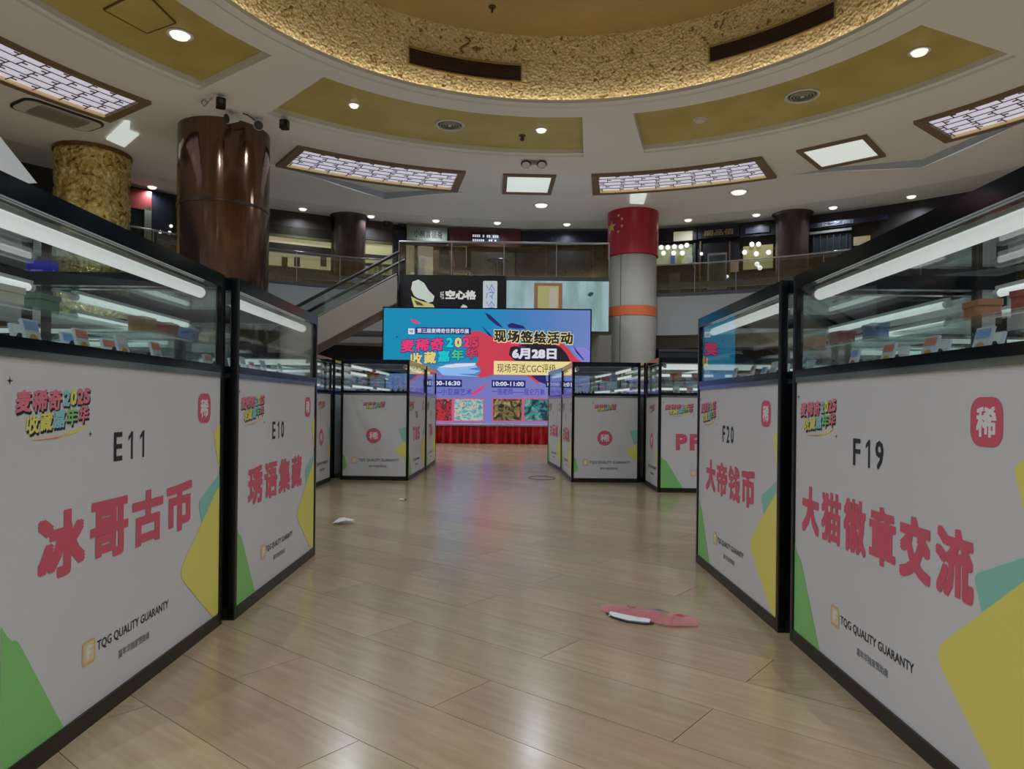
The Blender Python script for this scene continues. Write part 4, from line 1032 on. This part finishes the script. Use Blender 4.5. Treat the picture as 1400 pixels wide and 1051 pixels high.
# ------------------------------------------------------------------ goods inside the cases
slab_h = MB(); slab_h.box(-.03, .03, -.004, .004, 0, .09); ME_SLAB = slab_h.mesh('holder', mat('slab_plastic', (196, 204, 210), .15))
c_m = MB(); c_m.tube([(0, -.004, .034), (0, -.0055, .034)], .02, 16); ME_COINS = [c_m.mesh('coin', mat('coin_gold', (200, 160, 84), .35, .6)), c_m.mesh('coin', mat('coin_silver', (190, 190, 188), .35, .6)), c_m.mesh('coin', mat('coin_bronze', (150, 98, 62), .4, .5))]
l_m = MB(); l_m.box(-.026, .026, -.0052, -.004, .064, .085); ME_LBL = [l_m.mesh('paper_label', mat('lbl_%d' % i, c, .5)) for i, c in enumerate(((120, 160, 210), (214, 214, 206), (200, 120, 110)))]
s_m = MB(); s_m.add([(-.028,-.012,0),(.028,-.012,0),(.028,.05,0),(-.028,.05,0),(-.028,.014,.06),(.028,.014,.06)], [(0,1,5,4),(2,3,4,5),(1,2,5),(3,0,4),(3,2,1,0)]); ME_STAND = s_m.mesh('easel', mat('easel_black', (36, 36, 40), .4))
bxm = MB(); bxm.cbox(-.05, .05, -.03, .03, 0, .075, .006); lidm = MB(); lidm.cbox(-.053, .053, -.033, .033, .06, .08, .006)
BOXM = [mat('box_%d' % i, c, .4) for i, c in enumerate(((170, 110, 70), (150, 60, 60), (110, 130, 180), (200, 190, 170), (80, 110, 90)))]
ME_BOX = [bxm.mesh('box_body', m) for m in BOXM]; ME_LID = [lidm.mesh('box_lid', m) for m in BOXM]
def goods(c, code, L, n_slab, n_box, seed):
    r = random.Random(seed); base = c.matrix_basis
    def put(o, x, y, z=ZP1+.012): p = base @ Vector((x, y, z)); o.location = p; o.rotation_euler = (0, 0, c.rotation_euler.z + r.uniform(-.15, .15))
    for i in range(n_slab):
        t = link('coin_slab', None, None, 'graded coin in a clear slab on an easel inside case ' + code, 'coin', None and '', None); t['group'] = 'coin slabs in case ' + code
        put(t, .12 + (L-.24)*(i+.5)/n_slab, .14 + .1*(i % 2)); t.scale = (1.05, 1.05, 1.05)
        link('easel', ME_STAND, t)
        h = link('holder', ME_SLAB, t, loc=(0, -.012, .006)); h.rotation_euler = (-.25, 0, 0)
        link('coin', ME_COINS[r.randrange(3)], h); link('paper_label', ME_LBL[r.randrange(3)], h)
    for i in range(n_box):
        t = link('gift_box', None, None, ('tan', 'red', 'blue', 'cream', 'green')[i] + ' lidded collector box on the glass shelf of case ' + code, 'box'); t['group'] = 'lidded boxes in case ' + code
        put(t, .16 + (L-.3)*(i+.5)/n_box, .5, 1.1135); t.scale = (1.1, 1.1, .95); k = i
        link('box_body', ME_BOX[k], t); link('box_lid', ME_LID[k], t)
goods(cE11, 'E11', 1.2, 9, 5, 1); goods(cE10, 'E10', 1.18, 7, 4, 2); goods(cF19, 'F19', 1.24, 9, 4, 3); goods(cF20, 'F20', 1.19, 7, 3, 4); goods(cPF, 'PF', 1.2, 6, 4, 5)
goods(cT05, 'T05', 1.2, 6, 3, 6); goods(cR1, 'with the right red seal end', 1.2, 6, 3, 8)

# sign post seen through E11's glass
p = at_y(58, 372, 5.6); t = thing('blue_lit_sign', 'small blue lit sign with white letters on a dark post seen through E11', 'sign', (p.x, 5.6, 0))
m = MB(); m.cbox(-.06, .06, -.05, .05, 0, p.z-.06, .01); m.obj('post', M_BLACK, t)
m = MB(); m.cbox(-.11, .11, -.05, .05, p.z-.06, p.z+.08, .02); m.obj('lit_box', em('blue_glow', (52, 50, 170), .9), t)
pr = Print(); pr.text('FREE eh', -.16, 0, .16, .06, em('blue_white', (150, 150, 180)), .01); pr.obj('lettering', t, loc=(0, -.056, p.z-.05))
# white pennant behind E11
a, b, c = at_y(50, 250, 4.6), at_y(-70, 104, 4.6), at_y(-70, 258, 4.6)
t = thing('white_pennant', 'plain white pennant with a slanting edge above the far left case', 'flag', (b.x, 4.6, 0))
m = MB(); m.add([(a.x-b.x, -.006, a.z), (.02, -.006, b.z), (.02, -.006, c.z), (a.x-b.x, .006, a.z), (.02, .006, b.z), (.02, .006, c.z)], [(0,1,2),(5,4,3),(0,3,4,1),(1,4,5,2),(2,5,3,0)]); m.obj('fabric', mat('pennant_white', (236, 236, 236), .7), t)
m = MB(); m.tube([(0, 0, .03), (0, 0, b.z+.05)], .02, 8); m.obj('pole', M_STEEL, t, True)
m = MB(); m.lathe([(.001, 0), (.25, 0), (.25, .03), (.001, .04)], 24); m.obj('base', M_BLACK, t, True)

# =================================================================== STAGE AND SCREEN
YS = 14.95
x0, x1 = -3.6, 2.9
t = thing('stage', 'low stage with pleated red velvet skirt in front of the screen', 'stage', (x0, YS, 0))
WS = x1-x0; ZS = .41
m = MB(); m.box(0, WS, .16, 2.2, .02, ZS); m.box(0, WS, .0, .16, ZS-.03, ZS); m.obj('stage_deck', mat('stage_deck', (196, 186, 214), .3), t)
m = MB(); N = 520
vs = []
for k in range(N+1):
    x = WS*k/N; d0 = .018*math.sin(x*38 + 1.5*math.sin(x*5)); d1 = .05*math.sin(x*38 + 1.5*math.sin(x*5)) + .03*math.sin(x*13)
    vs += [(x, .03+d0, ZS-.004), (x, .02+d1*.8, ZS*.5), (x, .0+d1*1.25, .004)]
m.add(vs, [(3*k+j+1, 3*k+j+4, 3*k+j+3, 3*k+j) for k in range(N) for j in (0, 1)]); m.obj('skirt', noise_mat('red_velvet', (214, 44, 56), (186, 28, 42), 6, .35), t, True)
YB = 16.0
sw0, sw1 = at_y(524, 500, YB).x, at_y(806.5, 500, YB).x; zb = ZS+.0; ztop = at_y(665, 422.5, YB).z
t = thing('led_screen', 'large bright event screen with blue and red splash artwork on the stage', 'screen', (sw0, YB, zb))
SW, SH = sw1-sw0, ztop-zb
m = MB(); m.box(-.03, SW+.03, .012, .16, 0, SH+.03); m.obj('cabinet', M_BLACK, t)
def S(u, v): q = at_y(u, v, YB); return (q.x-sw0, q.z-zb)
def Zm(x, y): return S(520 + x/4.6667, 410 + y/4.6667)       # from an enlarged view of the screen
sm2 = mat('screen_gradient', (10, 10, 10), .4); n_, l_, p_ = nt(sm2)
p_.inputs['Base Color'].default_value = (.01, .01, .012, 1)
tc = n_.new('ShaderNodeTexCoord'); sep = n_.new('ShaderNodeSeparateXYZ'); l_.new(tc.outputs['Object'], sep.inputs[0])
def ramp(src, lo, hi, cols):
    mr = n_.new('ShaderNodeMapRange'); mr.inputs['From Min'].default_value = lo; mr.inputs['From Max'].default_value = hi; l_.new(src, mr.inputs['Value'])
    r = n_.new('ShaderNodeValToRGB'); e = r.color_ramp.elements
    e[0].position, e[0].color = cols[0][0], (*lin(cols[0][1]), 1); e[1].position, e[1].color = cols[-1][0], (*lin(cols[-1][1]), 1)
    for p, c in cols[1:-1]: k = e.new(p); k.color = (*lin(c), 1)
    l_.new(mr.outputs[0], r.inputs[0]); return r.outputs[0]
ra = ramp(sep.outputs['X'], 0, SW, [(0, (0, 132, 172)), (.5, (14, 132, 178)), (.68, (62, 122, 180)), (1, (106, 126, 186))])
rb = ramp(sep.outputs['X'], 0, SW, [(0, (96, 112, 180)), (1, (124, 120, 182))])
mr = n_.new('ShaderNodeMapRange'); mr.inputs['From Min'].default_value = SH*.36; mr.inputs['From Max'].default_value = SH*.56; l_.new(sep.outputs['Z'], mr.inputs['Value'])
mx = n_.new('ShaderNodeMix'); mx.data_type = 'RGBA'; l_.new(mr.outputs[0], mx.inputs[0]); l_.new(rb, mx.inputs[6]); l_.new(ra, mx.inputs[7])
l_.new(mx.outputs[2], p_.inputs['Emission Color']); p_.inputs['Emission Strength'].default_value = 1.0
m = MB(); m.box(0, SW, 0, .012, 0, SH); face = m.obj('screen_face', sm2, t)
e_red = em('scr_red', (176, 52, 70)); e_pink = em('scr_pink', (196, 48, 98)); e_blk = em('scr_black', (28, 24, 36)); e_navy = em('scr_navy', (28, 32, 92)); e_cream = em('scr_cream', (206, 190, 132)); e_wht = em('scr_white', (186, 190, 206))
e_yel = em('scr_yellow', (190, 176, 104)); e_cyn = em('scr_cyan', (20, 170, 178)); e_grn = em('scr_green', (60, 168, 120)); e_lil = em('scr_lilac', (146, 142, 200)); e_drk = em('scr_ink', (36, 36, 30)); e_blu = em('scr_blue', (40, 122, 184)); e_pur = em('scr_purple', (70, 56, 150))
Print.STEP = .0012
class _PA:
    def poly(self, P, m, ly): q = Print(); q.poly(P, m, ly); q.obj('splash_shape', face)
pr = _PA()
pr.poly([Zm(*q) for q in ((560,215),(600,196),(640,200),(700,232),(760,262),(860,286),(1000,276),(1090,262),(1150,270),(1200,310),(1250,372),(1290,400),(1215,420),(1050,470),(1060,520),(1000,530),(960,500),(930,482),(722,478),(690,486),(640,497),(612,488),(640,462),(640,440),(606,408),(630,380),(520,240))], e_red, 1)
pr.poly([Zm(*q) for q in ((830,300),(900,284),(1000,272),(1090,278),(1150,300),(1190,345),(1212,392),(1000,396),(860,388),(820,350))], e_blk, 2)
pr.poly([Zm(*q) for q in ((700,235),(800,245),(930,300),(880,300),(780,270))], e_pink, 2)
pr.poly([Zm(*q) for q in ((1210,310),(1260,360),(1300,420),(1330,400),(1338,330),(1300,300))], em('scr_peri', (118, 112, 186)), 1)
pr.poly([Zm(*q) for q in ((360,440),(420,410),(600,402),(620,430),(560,440),(640,452),(600,470),(480,470),(640,490),(400,480))], em('scr_stroke', (120, 160, 206)), 2)
pr.poly([Zm(*q) for q in ((360,430),(480,405),(610,402),(600,420),(460,430))], e_wht, 3)
pr.poly([Zm(*q) for q in ((665,78),(700,95),(760,150),(782,178),(740,160),(690,120))], e_navy, 2); pr.poly([Zm(*q) for q in ((808,160),(840,146),(910,165),(930,185),(860,182),(820,176))], e_navy, 2)
pr.poly([Zm(*q) for q in ((190,120),(225,128),(260,150),(215,148))], e_pink, 2); pr.poly([Zm(*q) for q in ((640,160),(700,215),(716,240),(690,225))], e_navy, 2)
pr.poly([Zm(*q) for q in ((960,482),(1056,478),(1060,540),(1010,520))], e_navy, 3); pr.poly([Zm(*q) for q in ((575,600),(620,570),(690,525),(640,580),(600,606))], e_pink, 5); pr.poly([Zm(*q) for q in ((360,498),(410,470),(404,480))], e_pink, 4)
pr.poly([Zm(*q) for q in ((1230,290),(1260,330),(1300,380),(1295,385),(1250,335))], e_navy, 4)
pr.poly(sparkle(*Zm(105, 235), .05), e_navy, 4)
def st(pr, s, x0, y0, x1, y1, m, bold=.03, layer=6, rise=0.0, shear=0.0, outline=None, ow=.04, per=False):
    a, b = Zm(x0, y1), Zm(x1, y0); n = len(s)
    its = [(s, a[0], b[0])] if not per else [(ch, a[0] + (b[0]-a[0])*i/n, a[0] + (b[0]-a[0])*(i+.93)/n) for i, ch in enumerate(s)]
    for ch, xa, xb in its:
        dz = rise*(xa-a[0])
        if outline: pr.text(ch, xa-ow*.3, a[1]-ow*.4+dz, xb+ow*.3, b[1]+ow*.3+dz, outline, bold+.035, layer-1, shear, rise)
        pr.text(ch, xa, a[1]+dz, xb, b[1]+dz, m, bold, layer, shear, rise)
pr = Print(); st(pr, '现场签绘活动', 725, 196, 1235, 268, e_drk, .035, 8, -.02, outline=e_cream, ow=.05, per=True); pr.obj('headline_lettering', face)
pr = Print(); st(pr, '6月28日', 840, 310, 1125, 376, e_wht, .05, 8); pr.obj('date_lettering', face)
pr = Print(); a, b = Zm(723, 476), Zm(1216, 394); pr.rect(a[0], a[1], b[0], b[1], e_cream, 5); st(pr, '现场可送CGC评级', 745, 410, 1120, 462, e_drk, .0, 7); pr.obj('caption_strip', face)
pr = Print(); a, b = Zm(225, 216), Zm(578, 178); pr.rect(a[0], a[1], b[0], b[1], e_navy, 5); st(pr, '第三届麦稀奇世界钱币展', 235, 184, 566, 210, e_wht, .02, 7); a, b = Zm(178, 218), Zm(218, 182); pr.rect(a[0], a[1], b[0], b[1], e_wht, 5); st(pr, '稀', 186, 190, 210, 211, e_navy, 0, 7); pr.obj('event_strip', face)
pr = Print(); st(pr, '麦稀奇', 132, 255, 412, 335, e_pink, .032, 9, .06, outline=e_navy, ow=.04, per=True)
for ch, xa, m_ in (('2', 420, e_cyn), ('0', 474, e_yel), ('2', 526, e_pink), ('5', 580, e_red)): st(pr, ch, xa, 240, xa+46, 302, m_, .05, 9, outline=e_navy, ow=.03)
for i, (ch, m_) in enumerate((('收', e_yel), ('藏', e_yel), ('嘉', e_cyn), ('年', e_grn), ('华', e_red))): st(pr, ch, 190+i*88, 338-i*7, 190+i*88+78, 416-i*10, m_, .032, 9, .03, outline=e_navy, ow=.03)
pr.obj('event_logo', face)
for tx, xa, ya, xb, yb in (('13:00-16:30', 290, 508, 521, 553), ('10:00-11:00', 710, 513, 926, 558), ('10:00-11:00', 1056, 520, 1240, 557)):
    pr = Print(); a, b = Zm(xa, yb), Zm(xb, ya); pr.rect(a[0], a[1], b[0], b[1], e_navy, 5); st(pr, tx, xa+10, ya+9, xb-10, yb-10, e_wht, .03, 7); pr.obj('time_strip', face)
for tx, xa, xb in (('中币——小豆腐艺术', 230, 585), ('一泡老师——昆仑万象', 712, 1050), ('神兽珍玩', 1065, 1240)): pr = Print(); st(pr, tx, xa, 566, xb, 604, e_pur, .015, 7); pr.obj('guest_lettering', face)
def art(name, cols, sc, seed):
    m = mat(name, (8, 8, 8), .4); n, l, p = nt(m); p.inputs['Base Color'].default_value = (.01, .01, .01, 1)
    tc = n.new('ShaderNodeTexCoord'); mp = n.new('ShaderNodeMapping'); mp.inputs['Location'].default_value = (seed, 0, seed*2)
    no = n.new('ShaderNodeTexNoise'); no.inputs['Scale'].default_value = sc; no.inputs['Detail'].default_value = 5; no.inputs['Distortion'].default_value = 2
    r = n.new('ShaderNodeValToRGB'); r.color_ramp.interpolation = 'EASE'; e = r.color_ramp.elements
    e[0].position, e[0].color = .3, (*lin(cols[0]), 1); e[1].position, e[1].color = .7, (*lin(cols[-1]), 1)
    for i, c in enumerate(cols[1:-1]): k = e.new(.3 + .4*(i+1)/(len(cols)-1)); k.color = (*lin(c), 1)
    l.new(tc.outputs['Object'], mp.inputs[0]); l.new(mp.outputs[0], no.inputs['Vector']); l.new(no.outputs['Fac'], r.inputs[0]); l.new(r.outputs[0], p.inputs['Emission Color']); p.inputs['Emission Strength'].default_value = 1
    return m
arts = [(260, 462, art('art_red', [(40, 20, 24), (176, 44, 54), (70, 24, 30), (150, 120, 110)], 5, 1)), (466, 662, art('art_pale', [(60, 60, 60), (90, 160, 170), (186, 180, 170), (170, 120, 90)], 5, 3)),
        (714, 908, art('art_dark', [(24, 20, 18), (50, 40, 26), (110, 96, 56), (150, 140, 110)], 5, 5)), (911, 1100, art('art_teal', [(14, 26, 34), (24, 60, 72), (60, 120, 120), (130, 160, 150)], 4, 7)), (1104, 1290, art('art_wine', [(30, 14, 26), (90, 40, 60), (40, 30, 50), (150, 120, 120)], 5, 9))]
for xa, xb, m_ in arts:
    pr = Print(); a, b = Zm(xa-4, 776), Zm(xb+2, 626); pr.rect(a[0], a[1], b[0], b[1], em('scr_frame', (168, 78, 112)), 5); a, b = Zm(xa+6, 768), Zm(xb-6, 634); pr.rect(a[0], a[1], b[0], b[1], m_, 6); pr.obj('picture', face)
Print.STEP = .00012

# =================================================================== THINGS ON THE FLOOR
p = at_z(880, 843, 0); t = thing('torn_red_wrapper', 'torn translucent red wrapper with a white card lying on the floor', 'wrapper', (p.x, p.y, 0), -.5)
rw = random.Random(5)
def sheet(P, z, m, name, amp=.006, thick=.0015):
    b = MB(); vs = [(x, y, z + rw.uniform(0, amp)) for x, y in P]; n = len(P); cx = sum(v[0] for v in vs)/n; cy = sum(v[1] for v in vs)/n
    vs = vs + [(cx, cy, z+amp*1.4)]; low = [(x, y, max(.0006, zz-thick)) for x, y, zz in vs]
    b.add(vs + low, [(i, (i+1) % n, n) for i in range(n)] + [(n+1+(i+1) % n, n+1+i, 2*n+1) for i in range(n)] + [(i, n+1+i, n+1+(i+1) % n, (i+1) % n) for i in range(n)]); b.obj(name, m, t)
film = glass_mat('red_film', (1.0, .93, .93), .03); n_, l_ = film.node_tree.nodes, film.node_tree.links
df = n_.new('ShaderNodeBsdfDiffuse'); df.inputs[0].default_value = (*lin((244, 160, 172)), 1); ms = n_.new('ShaderNodeMixShader'); ms.inputs[0].default_value = .3
src = n_['Material Output'].inputs[0].links[0].from_socket; l_.new(src, ms.inputs[1]); l_.new(df.outputs[0], ms.inputs[2]); l_.new(ms.outputs[0], n_['Material Output'].inputs[0])
sheet([(-.2,.03),(-.12,.09),(-.03,.07),(.05,.08),(.06,0),(.0,-.06),(-.1,-.05),(-.17,-.03)], .002, film, 'film', .012)
sheet([(.03,.05),(.12,.07),(.2,.05),(.22,-.02),(.13,-.09),(.06,-.07),(.0,-.03)], .004, film, 'film', .014)
sheet([(-.13,-.03),(-.12,-.075),(-.03,-.1),(.05,-.085),(.045,-.05),(-.05,-.045)], .008, M_WHITEP, 'card', .004, .003)
m = MB(); m.tube([(-.14,-.045,.006),(-.1,-.085,.005),(-.03,-.108,.005),(.04,-.098,.005),(.065,-.08,.006)], .004, 6); m.obj('card_edge', M_DARKP, t, True)
sheet([(-.01,.07),(.03,.095),(.09,.07),(.07,.05)], .01, M_GREY_P, 'paper_piece', .006); sheet([(.1,.03),(.14,.045),(.16,.02),(.12,.0)], .016, mat('deep_red', (190, 60, 70), .4), 'folded_film', .006)
p = at_z(469, 716, 0); t = thing('crumpled_paper', 'crumpled white paper scrap on the floor before E10', 'paper', (p.x, p.y, 0), .3)
sheet([(-.07,0),(-.02,.07),(.04,.05),(.08,-.01),(.02,-.05),(-.04,-.04)], .004, M_WHITEP, 'sheet', .03); sheet([(-.02,-.02),(.03,.02),(.08,-.02),(.03,-.05)], .012, M_WHITEP, 'folded_corner', .02)
p = at_z(549, 684, 0); t = thing('paper_scrap', 'tiny white and dark scrap on the floor left of centre', 'paper', (p.x, p.y, 0), .8)
sheet([(-.03,0),(0,.03),(.03,.01),(.01,-.03)], .003, M_WHITEP, 'white_piece', .012); sheet([(.02,.0),(.045,.015),(.05,-.01),(.03,-.02)], .003, M_DARKP, 'dark_piece', .006)
p = at_z(741, 653.5, 0); t = MB(); t.tube([(.15*math.cos(a*.33), .2*math.sin(a*.33), .004) for a in range(20)], .0025, 6); t.obj('cable_loop', M_DARKP, None, True, label='thin dark cable loop lying on the floor by the right cases', cat='cable', loc=(p.x, p.y, 0))
